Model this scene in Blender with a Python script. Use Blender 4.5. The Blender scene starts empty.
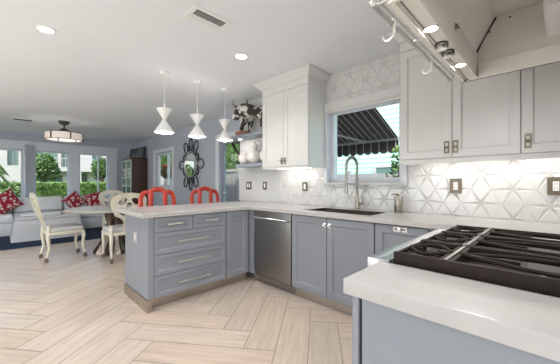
import bpy, bmesh, math, random
from mathutils import Vector, Matrix
random.seed(7)
S = bpy.context.scene
COL = S.collection
PI = math.pi

# ------------------------------------------------------------------ camera, world, light, exposure
cam_d = bpy.data.cameras.new('camera')
cam = bpy.data.objects.new('camera', cam_d); COL.objects.link(cam)
cam_d.sensor_width = 36.0
cam_d.lens = 36.0 * 277.8 / 560.0
cam_d.shift_y = 0.7 / 560.0
cam_d.clip_start = 0.02; cam_d.clip_end = 400
cam.location = (0, 0, 1.196)
cam.rotation_euler = (PI/2, 0, math.radians(44.75))
S.camera = cam

S.view_settings.view_transform = 'Standard'
S.view_settings.look = 'None'
S.view_settings.exposure = 0.40
S.view_settings.gamma = 1.0
S.view_settings.use_curve_mapping = False

world = bpy.data.worlds.new('sky'); S.world = world
world.use_nodes = True
wn = world.node_tree; wn.nodes.clear()
wo = wn.nodes.new('ShaderNodeOutputWorld'); wb = wn.nodes.new('ShaderNodeBackground')
ws = wn.nodes.new('ShaderNodeTexSky'); ws.sky_type = 'NISHITA'
ws.sun_disc = False; ws.sun_elevation = math.radians(50); ws.sun_rotation = math.radians(145)
ws.dust_density = 3.0; ws.air_density = 1.0
wn.links.new(ws.outputs[0], wb.inputs[0]); wn.links.new(wb.outputs[0], wo.inputs[0])
wb.inputs[1].default_value = 0.50

def lamp(name, kind, loc, energy, color=(1, 1, 1), size=0.2, rot=(0, 0, 0), size_y=None, parent=None, spread=None):
    d = bpy.data.lights.new(name, kind); d.energy = energy; d.color = color
    if kind == 'AREA':
        d.shape = 'RECTANGLE' if size_y else 'DISK'; d.size = size
        if size_y: d.size_y = size_y
        if spread: d.spread = spread
    elif kind in ('POINT', 'SPOT'): d.shadow_soft_size = size
    elif kind == 'SUN': d.angle = size
    o = bpy.data.objects.new(name, d); COL.objects.link(o)
    o.location = loc; o.rotation_euler = rot
    if parent: o.parent = parent
    return o
YN_ = -3.0
E_DOWN = 4.2; E_UC = .42; E_FILL = 108.0
WARM = (1.0, .978, .972); COOL = (.86, .92, 1.0)
lamp('sunlight', 'SUN', (0, 0, 10), 2.6, (1, .96, .9), .03, (math.radians(36), math.radians(0), math.radians(35)))
# added fill panels outside the unseen front and side windows, aimed up at the ceiling
lamp('fill_panel_front', 'AREA', (-3.5, YN_-.35, 1.0), E_FILL, (.955, .96, 1), 4.8, (math.radians(90+68), 0, 0), 2.0)
lamp('fill_panel_side', 'AREA', (1.95, -1.6, 1.2), 80, (.955, .96, 1), 1.6, (0, math.radians(90+20), 0), 1.9)

# ------------------------------------------------------------------ materials
MATS = {}
def mat(name, col, rough=.5, metal=0, noise=0, nscale=8, bump=0, col2=None, emit=None, estr=0, coat=0, stretch=None, trans=0, ior=1.45):
    if name in MATS: return MATS[name]
    m = bpy.data.materials.new(name); m.use_nodes = True; MATS[name] = m
    nt = m.node_tree; b = nt.nodes['Principled BSDF']
    b.inputs['Base Color'].default_value = (*col, 1)
    b.inputs['Roughness'].default_value = rough; b.inputs['Metallic'].default_value = metal
    b.inputs['Coat Weight'].default_value = coat
    if trans: b.inputs['Transmission Weight'].default_value = trans; b.inputs['IOR'].default_value = ior
    if emit:
        b.inputs['Emission Color'].default_value = (*emit, 1); b.inputs['Emission Strength'].default_value = estr
    if noise or bump:
        tc = nt.nodes.new('ShaderNodeTexCoord'); mp = nt.nodes.new('ShaderNodeMapping')
        if stretch: mp.inputs['Scale'].default_value = stretch
        nt.links.new(tc.outputs['Object'], mp.inputs[0])
        n = nt.nodes.new('ShaderNodeTexNoise'); n.inputs['Scale'].default_value = nscale; n.inputs['Detail'].default_value = 5
        nt.links.new(mp.outputs[0], n.inputs['Vector'])
        if noise:
            c2 = col2 or tuple(max(0, c*(1-noise)) for c in col)
            r = nt.nodes.new('ShaderNodeValToRGB')
            r.color_ramp.elements[0].position = .35; r.color_ramp.elements[1].position = .65
            r.color_ramp.elements[0].color = (*c2, 1); r.color_ramp.elements[1].color = (*col, 1)
            nt.links.new(n.outputs['Fac'], r.inputs[0]); nt.links.new(r.outputs[0], b.inputs['Base Color'])
        if bump:
            bp = nt.nodes.new('ShaderNodeBump'); bp.inputs['Strength'].default_value = bump; bp.inputs['Distance'].default_value = .01
            nt.links.new(n.outputs['Fac'], bp.inputs['Height']); nt.links.new(bp.outputs[0], b.inputs['Normal'])
    return m
M_CEIL = mat('ceiling_paint', (.80, .815, .84), .85, noise=.02, nscale=3)
M_WALL = mat('blue_grey_paint', (.49, .52, .585), .8, noise=.03, nscale=2)
M_KWALL = mat('kitchen_wall_panel', (.66, .65, .63), .5, noise=.03, nscale=2)
M_TRIM = mat('pale_trim_paint', (.74, .76, .80), .5, noise=.02)
M_WHITE = mat('white_cabinet_paint', (.69, .675, .655), .35, noise=.02, nscale=4)
M_BASE = mat('grey_cabinet_paint', (.268, .280, .308), .38, noise=.04, nscale=4)
M_TOP = mat('quartz_worktop', (.50, .475, .455), .25, noise=.05, nscale=14)
M_TILE = mat('glazed_tile', (.70, .69, .67), .16, noise=.02, nscale=5, coat=.3)
M_GROUT = mat('tile_grout', (.56, .55, .53), .9, noise=.05, nscale=30)
M_HOOD = mat('cream_hood_paint', (.86, .82, .75), .3, noise=.02)
M_STEEL = mat('brushed_steel', (.56, .55, .54), .28, 1, noise=.12, nscale=6, stretch=(1, 1, 60))
M_TOE = mat('brushed_toe_kick', (.52, .47, .42), .3, 1, noise=.15, nscale=6, stretch=(60, 60, 1))
M_DW = mat('dark_brushed_steel', (.34, .325, .31), .33, 1, noise=.1, nscale=4, stretch=(1, 1, 40))
M_DWR = mat('rail_steel', (.34, .32, .30), .3, 1, noise=.05)
M_CHROME = mat('polished_steel', (.78, .78, .77), .1, 1, noise=.03)
M_NICKEL = mat('satin_nickel', (.80, .77, .71), .28, 1, noise=.05)
M_BRASS = mat('aged_bronze', (.24, .195, .14), .35, 1, noise=.1)
M_PLATE = mat('bronze_plate', (.22, .18, .13), .4, .8, noise=.08)
M_BLACK = mat('black_enamel', (.012, .011, .010), .25, noise=.1, nscale=20)
M_IRON = mat('cast_iron_grate', (.026, .016, .011), .55, .0, noise=.15, nscale=30)
M_DARK = mat('dark_gap', (.015, .015, .017), .7, noise=.1)
M_WPLAST = mat('white_plastic', (.8, .8, .78), .35, noise=.02)
M_SHADE = mat('white_shade_metal', (.85, .84, .82), .4, noise=.01)
M_LED = mat('lit_lamp_lens', (1, 1, 1), .4, noise=.01, emit=(1, .96, .9), estr=7)
M_BULB = mat('lit_bulb', (1, 1, 1), .4, noise=.01, emit=(1, .95, .88), estr=4)
M_RED = mat('red_lacquer', (.55, .045, .022), .3, noise=.08, nscale=6, coat=.3)
M_CREAM = mat('cream_painted_wood', (.76, .71, .58), .4, noise=.1, nscale=10)
M_SEAT = mat('grey_seat_fabric', (.60, .60, .60), .9, noise=.1, nscale=40, bump=.1)
M_CASTER = mat('brown_caster', (.17, .12, .08), .4, noise=.1)
M_SOFA = mat('white_slipcover', (.80, .81, .83), .95, noise=.06, nscale=6, bump=.15)
M_OTT = mat('grey_slipcover', (.62, .62, .64), .95, noise=.08, nscale=6, bump=.2)
M_THROW = mat('white_throw', (.74, .74, .74), .95, noise=.05, nscale=9, bump=.3)
M_MAG = mat('pink_magazine', (.62, .30, .30), .5, noise=.4, nscale=25, col2=(.75, .7, .66))
M_PILLOW = mat('red_floral_fabric', (.34, .012, .03), .85, noise=.5, nscale=11, col2=(.34, .012, .03))
M_RUG = mat('navy_rug', (.012, .035, .085), .95, noise=.5, nscale=14, bump=.4, col2=(.006, .012, .03))
M_WOOD = mat('dark_mahogany', (.085, .030, .018), .35, noise=.5, nscale=7, stretch=(6, 6, .6))
M_FAN = mat('fan_bronze', (.16, .14, .12), .35, .8, noise=.1)
M_DRUM = mat('frosted_drum', (.62, .58, .54), .5, noise=.05, emit=(1, .82, .70), estr=.28)
M_MIRROR = mat('mirror_glass', (.93, .95, .95), .02, 1)
M_LEAF = mat('leaf_green', (.10, .19, .04), .6, noise=.6, nscale=9, col2=(.03, .075, .015))
M_LEAF2 = mat('hedge_green', (.15, .25, .05), .7, noise=.6, nscale=7, col2=(.05, .11, .02), bump=.6)
M_PALM = mat('palm_green', (.20, .30, .10), .6, noise=.5, nscale=8, col2=(.08, .15, .04))
M_BARK = mat('bark', (.12, .08, .05), .9, noise=.4, nscale=12)
M_LAWN = mat('lawn', (.12, .20, .05), .9, noise=.4, nscale=3, col2=(.07, .13, .03), bump=.3)
M_PATIO = mat('patio_paving', (.45, .42, .38), .85, noise=.15, nscale=4)
M_STUCCO = mat('white_stucco', (.40, .39, .37), .9, noise=.06, nscale=2)
M_OWIN = mat('dark_window_glass', (.10, .17, .15), .08, noise=.1)
M_FENCE = mat('white_fence', (.36, .36, .355), .7, noise=.05, nscale=3)
M_GFENCE = mat('grey_fence', (.25, .26, .26), .8, noise=.2, nscale=6, stretch=(1, 1, 8))
M_SIDING = mat('mint_siding', (.36, .60, .50), .7, noise=.03, nscale=3)
M_AWN = mat('awning_stripe_white', (.40, .37, .37), .9, noise=.05)
M_AWND = mat('awning_dark', (.030, .020, .022), .9, noise=.1)
M_BEAM = mat('patio_beam', (.03, .022, .018), .7, noise=.2)
M_FLOWER = mat('red_flower', (.55, .04, .03), .6, noise=.3)
M_COW = mat('black_white_hide', (.72, .68, .62), .5, noise=.9, nscale=9, col2=(.02, .015, .012))
M_HORN = mat('horn', (.45, .38, .30), .5, noise=.5, nscale=20, col2=(.06, .05, .04))
M_TERRA = mat('terracotta', (.33, .14, .09), .7, noise=.2, nscale=12)
M_VASE = mat('matte_white_ceramic', (.74, .70, .66), .6, noise=.08, nscale=30, bump=.15)
M_SHELF = mat('shelf_grey', (.28, .31, .36), .45, noise=.04)
M_PIC = mat('picture_print', (.20, .20, .21), .5, noise=.5, nscale=4, col2=(.06, .06, .07))
for m_, a, b_ in ((M_COW, .47, .53), (M_PILLOW, .0, .0)):
    rr = [n for n in m_.node_tree.nodes if n.type == 'VALTORGB'][0]
    if m_ is M_COW:
        rr.color_ramp.elements[0].position = a; rr.color_ramp.elements[1].position = b_
    else:
        vo = m_.node_tree.nodes.new('ShaderNodeTexVoronoi'); vo.inputs['Scale'].default_value = 15
        tc = [n for n in m_.node_tree.nodes if n.type == 'TEX_COORD'][0]
        m_.node_tree.links.new(tc.outputs['Object'], vo.inputs['Vector'])
        m_.node_tree.links.new(vo.outputs['Distance'], rr.inputs[0])
        rr.color_ramp.elements[0].position = .33; rr.color_ramp.elements[0].color = (.70, .55, .55, 1)
        rr.color_ramp.elements[1].position = .42; rr.color_ramp.elements[1].color = (.33, .012, .03, 1)

def glass_mat():
    m = bpy.data.materials.new('window_glass'); m.use_nodes = True
    nt = m.node_tree; nt.nodes.clear()
    o = nt.nodes.new('ShaderNodeOutputMaterial'); mx = nt.nodes.new('ShaderNodeMixShader')
    t = nt.nodes.new('ShaderNodeBsdfTransparent'); g = nt.nodes.new('ShaderNodeBsdfGlossy'); fr = nt.nodes.new('ShaderNodeFresnel')
    g.inputs['Roughness'].default_value = .02; fr.inputs[0].default_value = 1.25
    t.inputs[0].default_value = (.95, .97, .96, 1)
    ge = nt.nodes.new('ShaderNodeNewGeometry'); mm = nt.nodes.new('ShaderNodeMath'); mm.operation = 'MULTIPLY'; iv = nt.nodes.new('ShaderNodeMath'); iv.operation = 'SUBTRACT'; iv.inputs[0].default_value = 1
    nt.links.new(ge.outputs['Backfacing'], iv.inputs[1]); nt.links.new(fr.outputs[0], mm.inputs[0]); nt.links.new(iv.outputs[0], mm.inputs[1])
    nt.links.new(mm.outputs[0], mx.inputs[0]); nt.links.new(t.outputs[0], mx.inputs[1]); nt.links.new(g.outputs[0], mx.inputs[2])
    nt.links.new(mx.outputs[0], o.inputs[0]); return m
M_GLASS = glass_mat()

def floor_mat():
    m = bpy.data.materials.new('wood_look_tile'); m.use_nodes = True
    nt = m.node_tree; b = nt.nodes['Principled BSDF']; L = nt.links
    uv = nt.nodes.new('ShaderNodeUVMap'); uv.uv_map = 'uv'
    mp = nt.nodes.new('ShaderNodeMapping'); mp.inputs['Scale'].default_value = (1.2, 14, 1)
    n = nt.nodes.new('ShaderNodeTexNoise'); n.inputs['Scale'].default_value = 2.2; n.inputs['Detail'].default_value = 6; n.inputs['Distortion'].default_value = .6
    L.new(uv.outputs[0], mp.inputs[0]); L.new(mp.outputs[0], n.inputs['Vector'])
    r = nt.nodes.new('ShaderNodeValToRGB')
    r.color_ramp.elements[0].position = .3; r.color_ramp.elements[0].color = (.57, .465, .375, 1)
    r.color_ramp.elements[1].position = .7; r.color_ramp.elements[1].color = (.70, .59, .49, 1)
    L.new(n.outputs['Fac'], r.inputs[0])
    at = nt.nodes.new('ShaderNodeAttribute'); at.attribute_name = 'tone'
    mx = nt.nodes.new('ShaderNodeMix'); mx.data_type = 'RGBA'; mx.blend_type = 'MULTIPLY'; mx.inputs['Factor'].default_value = 1
    L.new(r.outputs[0], mx.inputs['A']); L.new(at.outputs['Color'], mx.inputs['B']); L.new(mx.outputs['Result'], b.inputs['Base Color'])
    b.inputs['Roughness'].default_value = .33
    return m
M_FLOOR = floor_mat()
M_FGROUT = mat('floor_grout', (.30, .23, .17), .9, noise=.1, nscale=20)

for m_ in (M_IRON,): m_.node_tree.nodes['Principled BSDF'].inputs['Specular IOR Level'].default_value = .25
# ------------------------------------------------------------------ mesh helpers
WL = {}
def wloc(o):
    return WL.get(o.name, Vector((0, 0, 0))) if o else Vector((0, 0, 0))

class MB:
    def __init__(s): s.bm = bmesh.new(); s.mi = 0
    def _tag(s, fs):
        for f in fs: f.material_index = s.mi
    def box(s, x0, x1, y0, y1, z0, z1, bv=0, rot=None, c=None, seg=2):
        if x0 > x1: x0, x1 = x1, x0
        if y0 > y1: y0, y1 = y1, y0
        if z0 > z1: z0, z1 = z1, z0
        v = [s.bm.verts.new((x, y, z)) for x in (x0, x1) for y in (y0, y1) for z in (z0, z1)]
        fs = [s.bm.faces.new([v[i] for i in q]) for q in ((0,1,3,2),(4,6,7,5),(0,4,5,1),(2,3,7,6),(0,2,6,4),(1,5,7,3))]
        s._tag(fs)
        if bv:
            es = list({e for f in fs for e in f.edges})
            r = bmesh.ops.bevel(s.bm, geom=es, offset=bv, segments=seg, affect='EDGES', profile=.6)
            s._tag(r['faces']); v = list({q for f in r['faces'] for q in f.verts} | {q for q in v if q.is_valid})
        if rot is not None:
            cc = Vector(c) if c else Vector(((x0+x1)/2, (y0+y1)/2, (z0+z1)/2))
            bmesh.ops.rotate(s.bm, verts=v, cent=cc, matrix=rot)
        return s
    def ring(s, c, t, r, n, ref=None, sx=1, sy=1):
        t = Vector(t).normalized()
        ref = Vector(ref) if ref else (Vector((0, 0, 1)) if abs(t.z) < .9 else Vector((1, 0, 0)))
        a = t.cross(ref).normalized(); b = a.cross(t).normalized()
        return [s.bm.verts.new(Vector(c) + a*math.cos(2*PI*i/n)*r*sx + b*math.sin(2*PI*i/n)*r*sy) for i in range(n)]
    def loft(s, rings, cap=True, closed=False):
        fs = []; n = len(rings[0]); m = len(rings)
        for i in range(m if closed else m-1):
            A, B = rings[i], rings[(i+1) % m]
            for k in range(n): fs.append(s.bm.faces.new((A[k], A[(k+1) % n], B[(k+1) % n], B[k])))
        if cap and not closed:
            fs.append(s.bm.faces.new(rings[0][::-1])); fs.append(s.bm.faces.new(rings[-1]))
        s._tag(fs); return s
    def tube(s, pts, r, n=8, sx=1, sy=1, closed=False, ref=None, cap=True):
        pts = [Vector(p) for p in pts]; rs = r if isinstance(r, (list, tuple)) else [r]*len(pts); R = []
        for i, p in enumerate(pts):
            if closed: t = pts[(i+1) % len(pts)] - pts[i-1]
            else: t = pts[min(i+1, len(pts)-1)] - pts[max(i-1, 0)]
            R.append(s.ring(p, t, rs[i], n, ref, sx, sy))
        return s.loft(R, cap, closed)
    def cyl(s, p0, p1, r, r1=None, n=20): return s.tube([p0, p1], [r, r if r1 is None else r1], n)
    def lathe(s, prof, c=(0, 0, 0), n=28, sx=1, sy=1, cap=True):
        R = [[s.bm.verts.new((c[0]+math.cos(2*PI*i/n)*r*sx, c[1]+math.sin(2*PI*i/n)*r*sy, c[2]+z)) for i in range(n)] for r, z in prof]
        return s.loft(R, cap)
    def ell(s, c, rx, ry, rz, u=18, v=12):
        pr = [(max(.001, math.sin(PI*j/v)), -math.cos(PI*j/v)) for j in range(v+1)]
        R = [[s.bm.verts.new((c[0]+math.cos(2*PI*i/u)*r*rx, c[1]+math.sin(2*PI*i/u)*r*ry, c[2]+z*rz)) for i in range(u)] for r, z in pr]
        return s.loft(R, True)
    def poly(s, pts):
        f = s.bm.faces.new([s.bm.verts.new(p) for p in pts]); s._tag([f]); return f
    def plate(s, outer, holes, mp, t0, t1, bv=0):
        """flat shape with holes; mp(a, b, t) -> xyz ; extruded from t0 to t1"""
        loops = [outer] + list(holes); ed = []; vl = []
        for lp in loops:
            vs = [s.bm.verts.new(mp(a, b, t0)) for a, b in lp]; vl.append(vs)
            for i in range(len(vs)): ed.append(s.bm.edges.new((vs[i], vs[(i+1) % len(vs)])))
        r = bmesh.ops.triangle_fill(s.bm, use_beauty=True, edges=ed)
        fs = [g for g in r['geom'] if isinstance(g, bmesh.types.BMFace)]
        top = {}
        for li, lp in enumerate(loops):
            for i, (a, b) in enumerate(lp): top[vl[li][i]] = s.bm.verts.new(mp(a, b, t1))
        new = list(fs)
        for f in fs: new.append(s.bm.faces.new([top[v] for v in f.verts][::-1]))
        for vs in vl:
            for i in range(len(vs)):
                a, b = vs[i], vs[(i+1) % len(vs)]; new.append(s.bm.faces.new((a, b, top[b], top[a])))
        s._tag(new); return s
    def build(s, name, m, parent=None, smooth=False, ang=40, label=None):
        bmesh.ops.recalc_face_normals(s.bm, faces=s.bm.faces)
        me = bpy.data.meshes.new(name)
        off = wloc(parent)
        if off.length: bmesh.ops.translate(s.bm, verts=s.bm.verts, vec=-off)
        s.bm.to_mesh(me); s.bm.free()
        for q in (m if isinstance(m, (list, tuple)) else [m]): me.materials.append(q)
        o = bpy.data.objects.new(name, me); COL.objects.link(o)
        if parent: o.parent = parent
        WL[o.name] = off
        if smooth:
            for p in me.polygons: p.use_smooth = True
            me.set_sharp_from_angle(angle=math.radians(ang))
        if label: o['label'] = label
        return o

def tag(o, label, cat, group=None, kind=None):
    o['label'] = label; o['category'] = cat
    if group: o['group'] = group
    if kind: o['kind'] = kind
    return o
def struct(o, label=None):
    o['kind'] = 'structure'
    if label: o['label'] = label
    return o
def thing(name, label, cat, loc=(0, 0, 0), group=None):
    o = bpy.data.objects.new(name, None); COL.objects.link(o); o.empty_display_size = .1
    o.location = loc; WL[o.name] = Vector(loc); return tag(o, label, cat, group)
def dup(root, loc=None, rotz=None, label=None):
    r = root.copy(); COL.objects.link(r)
    if loc is not None: r.location = loc
    if rotz is not None: r.rotation_euler = (0, 0, rotz)
    if label: r['label'] = label
    for ch in list(root.children):
        c = ch.copy(); COL.objects.link(c); c.parent = r
        for g in list(ch.children):
            d = g.copy(); COL.objects.link(d); d.parent = c
    return r

class Face:
    """axis aligned front: 'y-' faces -Y at y=d, 'x+' faces +X at x=d, 'x-' faces -X"""
    def __init__(s, f, d): s.f = f; s.d = d
    def box(s, mb, a0, a1, z0, z1, o0, o1, bv=0):
        d = s.d
        if s.f == 'y-': mb.box(a0, a1, d-o1, d-o0, z0, z1, bv)
        if s.f == 'y+': mb.box(a0, a1, d+o0, d+o1, z0, z1, bv)
        if s.f == 'x+': mb.box(d+o0, d+o1, a0, a1, z0, z1, bv)
        if s.f == 'x-': mb.box(d-o1, d-o0, a0, a1, z0, z1, bv)
    def p(s, a, z, o):
        return {'y-': (a, s.d-o, z), 'y+': (a, s.d+o, z), 'x+': (s.d+o, a, z), 'x-': (s.d-o, a, z)}[s.f]
def shaker(F, name, a0, a1, z0, z1, m, parent, rail=.055, t=.02, g=.0028):
    a0 += g; a1 -= g; z0 += g; z1 -= g
    mb = MB()
    outer = [(a0, z0), (a1, z0), (a1, z1), (a0, z1)]
    hole = [(a0+rail, z0+rail), (a0+rail, z1-rail), (a1-rail, z1-rail), (a1-rail, z0+rail)]
    mb.plate(outer, [hole], lambda a, b, o: F.p(a, b, o), .001, t)
    F.box(mb, a0+rail-.004, a1-rail+.004, z0+rail-.004, z1-rail+.004, .001, t-.012)
    A_ = [(a0+rail, z0+rail), (a1-rail, z0+rail), (a1-rail, z1-rail), (a0+rail, z1-rail)]; b_ = .009
    B_ = [(a0+rail+b_, z0+rail+b_), (a1-rail-b_, z0+rail+b_), (a1-rail-b_, z1-rail-b_), (a0+rail+b_, z1-rail-b_)]
    for k in range(4):
        n_ = (k+1) % 4; mb.poly([F.p(*A_[k], t-.003), F.p(*A_[n_], t-.003), F.p(*B_[n_], t-.0118), F.p(*B_[k], t-.0118)])
    return mb.build(name, m, parent)
def bar_handle(F, a, z, w, parent, r=.0075, off=.032):
    mb = MB(); y0 = .02
    mb.cyl(F.p(a-w/2, z, y0+off), F.p(a+w/2, z, y0+off), r, n=10)
    for q in (-1, 1): mb.cyl(F.p(a+q*(w/2-.02), z, y0-.002), F.p(a+q*(w/2-.02), z, y0+off), r*.8, n=8)
    return mb.build('handle', M_NICKEL, parent, True, label='slim satin nickel bar handle')
def ring_latch(F, a, z, parent, w=.028, h=.075, m=None, knob=-1):
    mb = MB(); y0 = .02
    mb.plate([(a-w/2, z-h/2), (a+w/2, z-h/2), (a+w/2, z+h/2), (a-w/2, z+h/2)],
             [[(a-w*.25, z-h*.36), (a-w*.25, z-h*.06), (a+w*.25, z-h*.06), (a+w*.25, z-h*.36)],
              [(a-w*.25, z+h*.08), (a-w*.25, z+h*.36), (a+w*.25, z+h*.36), (a+w*.25, z+h*.08)]],
             lambda p, q, o: F.p(p, q, o), y0-.001, y0+.007)
    mb.cyl(F.p(a, z, y0+.004), F.p(a, z, y0+.026), .006, n=10)
    mb.cyl(F.p(a-.012, z, y0+.024), F.p(a+.012, z, y0+.024), .0055, n=10)
    return mb.build('latch', m or M_BRASS, parent, True, label='aged bronze window-shaped latch')

# ------------------------------------------------------------------ STRUCTURE
H = 2.478; D = 2.764; D2 = 3.05; XL = -9.9; XR = .30; YN = -3.0
def wall_cells(axis, d0, d1, a0, a1, z0, z1, holes, mb=None):
    mb = mb or MB()
    A = sorted({a0, a1, *[h[0] for h in holes], *[h[1] for h in holes]}); Z = sorted({z0, z1, *[h[2] for h in holes], *[h[3] for h in holes]})
    for i in range(len(A)-1):
        for j in range(len(Z)-1):
            ca, cz = (A[i]+A[i+1])/2, (Z[j]+Z[j+1])/2
            if any(h[0] < ca < h[1] and h[2] < cz < h[3] for h in holes): continue
            if axis == 'y': mb.box(A[i], A[i+1], d0, d1, Z[j], Z[j+1])
            else: mb.box(d0, d1, A[i], A[i+1], Z[j], Z[j+1])
    return mb

def clip(poly, inside, inter):
    out = []
    for i in range(len(poly)):
        a, b = poly[i-1], poly[i]
        if inside(b):
            if not inside(a): out.append(inter(a, b))
            out.append(b)
        elif inside(a): out.append(inter(a, b))
    return out
def clip_rect(poly, i, lo, hi, j, lo2, hi2):
    for ax, v, s in ((i, lo, 1), (i, hi, -1), (j, lo2, 1), (j, hi2, -1)):
        if not poly: return poly
        def inter(a, b, ax=ax, v=v):
            t = (v-a[ax])/(b[ax]-a[ax]); return tuple(a[k]+(b[k]-a[k])*t for k in range(len(a)))
        poly = clip(poly, lambda p, ax=ax, v=v, s=s: s*(p[ax]-v) >= -1e-7, inter)
    return poly

def build_floor():
    w = .2325; th = math.radians(36.9); c, s = math.cos(th), math.sin(th); gap = .0026
    bm = bmesh.new(); uvl = bm.loops.layers.uv.new('uv'); cl = bm.loops.layers.color.new('tone')
    X0, X1, Y0, Y1 = XL-.12, 1.7, YN-.1, D2+.12
    def add(px0, px1, qx0, qx1, horiz):
        tone = .94 + random.random()*.10; wm = random.uniform(-.012, .018); ou, ov = random.random()*50, random.random()*50
        pts = []
        for p, q in ((px0+gap, qx0+gap), (px1-gap, qx0+gap), (px1-gap, qx1-gap), (px0+gap, qx1-gap)):
            u, v = (p, q) if horiz else (q, p)
            pts.append((p*c-q*s, p*s+q*c, 0, u+ou, v+ov))
        pts = clip_rect(pts, 0, X0, X1, 1, Y0, Y1)
        if len(pts) < 3: return
        try: f = bm.faces.new([bm.verts.new(q[:3]) for q in pts])
        except ValueError: return
        for l, q in zip(f.loops, pts):
            l[uvl].uv = (q[3], q[4]); l[cl] = (tone+wm, tone, tone-wm, 1)
    ox, oy = -.072, 1.95
    for X in range(-60, 40):
        for Y in range(-60, 60):
            d = (X+Y+2) % 8
            if d == 0: add(ox+X*w, ox+(X+1)*w, oy+Y*w, oy+(Y+4)*w, False)
            if d == 4: add(ox+X*w, ox+(X+4)*w, oy+Y*w, oy+(Y+1)*w, True)
    v = [bm.verts.new(p) for p in ((X0, Y0, -.003), (X1, Y0, -.003), (X1, Y1, -.003), (X0, Y1, -.003))]
    f = bm.faces.new(v); f.material_index = 1
    v2 = [bm.verts.new((q.co.x, q.co.y, -.1)) for q in v]
    f = bm.faces.new(v2[::-1]); f.material_index = 1
    for i in range(4):
        f = bm.faces.new((v[i], v2[i], v2[(i+1) % 4], v[(i+1) % 4])); f.material_index = 1
    me = bpy.data.meshes.new('floor'); bm.to_mesh(me); bm.free()
    me.materials.append(M_FLOOR); me.materials.append(M_FGROUT)
    for p in me.polygons:
        pass
    o = bpy.data.objects.new('floor', me); COL.objects.link(o); return struct(o)
build_floor()
mb = MB(); mb.box(XL-.15, 1.75, YN-.15, D2+.15, H, H+.12); struct(mb.build('ceiling', M_CEIL))

KW = (-1.93, -1.06, 1.20, 2.06)     # kitchen window opening x0,x1,z0,z1
struct(wall_cells('y', D, D+.17, -3.66, XR+.15, 0, H, [KW], (lambda q: q.box(-3.66, -3.52, D+.17, D2+.15, 0, H))(MB())).build('wall_back', M_KWALL))
MW = (-7.93, -6.82, 1.08, 2.00); DR = (-4.72, -3.90, 0, 2.04)
struct(wall_cells('y', D2, D2+.15, XL-.15, -3.66, 0, H, [MW, DR]).build('wall_back_living', M_WALL))
LW = [(-1.1, .42, .45, 2.06), (.66, 1.40, .45, 2.06), (1.64, 2.38, .45, 2.06)]
struct(wall_cells('x', XL-.15, XL, YN-.15, D2, 0, H, LW).build('wall_left', M_WALL))
struct(wall_cells('x', XR, XR+.15, .70, D, 0, H, []).build('wall_right', M_KWALL))
struct(wall_cells('y', .55, .70, XR, 1.75, 0, H, []).build('wall_right_return', M_WALL))
struct(wall_cells('x', 1.6, 1.75, YN, .55, 0, H, [(-2.6, -.6, .5, 2.2)]).build('wall_far_right', M_WALL))
struct(wall_cells('y', YN-.15, YN, XL, 1.75, 0, H, [(-6.0, -1.0, .1, 2.3)]).build('wall_front', M_WALL))

def glazed(name, axis, d, a0, a1, z0, z1, fr=.05, dep=.06, mull=(), m=M_TRIM, bars=()):
    mp = (lambda a, b, o: (a, o, b)) if axis == 'y' else (lambda a, b, o: (o, a, b))
    cuts = [a0] + list(mull) + [a1]; holes = []
    for i in range(len(cuts)-1):
        l = cuts[i] + (fr if i == 0 else fr*.5); r = cuts[i+1] - (fr if i == len(cuts)-2 else fr*.5)
        holes.append([(l, z0+fr), (l, z1-fr), (r, z1-fr), (r, z0+fr)])
    mb = MB(); mb.plate([(a0, z0), (a1, z0), (a1, z1), (a0, z1)], holes, mp, d, d+dep)
    f = struct(mb.build(name, m))
    for h in holes:
        g = MB(); l, r = h[0][0]-.005, h[2][0]+.005
        if axis == 'y': g.box(l, r, d+dep*.45, d+dep*.45+.005, z0+fr-.005, z1-fr+.005)
        else: g.box(d+dep*.45, d+dep*.45+.005, l, r, z0+fr-.005, z1-fr+.005)
        g.build('glass_pane', M_GLASS, f)
    return f
M_SASH = mat('white_vinyl_sash', (.72, .73, .78), .4, noise=.02)
glazed('window_1', 'y', D+.05, KW[0], KW[1], KW[2], KW[3], .05, .07, m=M_SASH)
for i, (a0, a1, z0, z1) in enumerate(LW):
    glazed('window_%d' % (i+2), 'x', XL-.12, a0, a1, z0, z1, .03, .06, mull=(((a0+a1)/2+.12,) if i == 2 else ()))
glazed('window_5', 'y', D2+.07, *MW, .055, .06, mull=(-7.28,))
dr = glazed('door_1', 'y', D2+.06, *DR, .075, .05, m=M_SHELF)
mb = MB(); mb.cyl((-4.64, D2+.03, 1.0), (-4.64, D2+.07, 1.0), .012); mb.cyl((-4.64, D2+.03, 1.0), (-4.54, D2+.03, 1.0), .009); mb.build('door_handle', M_NICKEL, dr, True)
glazed('window_6', 'y', YN-.10, -6.0, -1.0, .1, 2.3, .06, .06, mull=(-4.33, -2.67))  # unseen window, put in to bring soft fill light from behind the camera
glazed('window_7', 'x', 1.65, -2.6, -.6, .5, 2.2, .05, .06, mull=(-1.6,))

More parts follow.
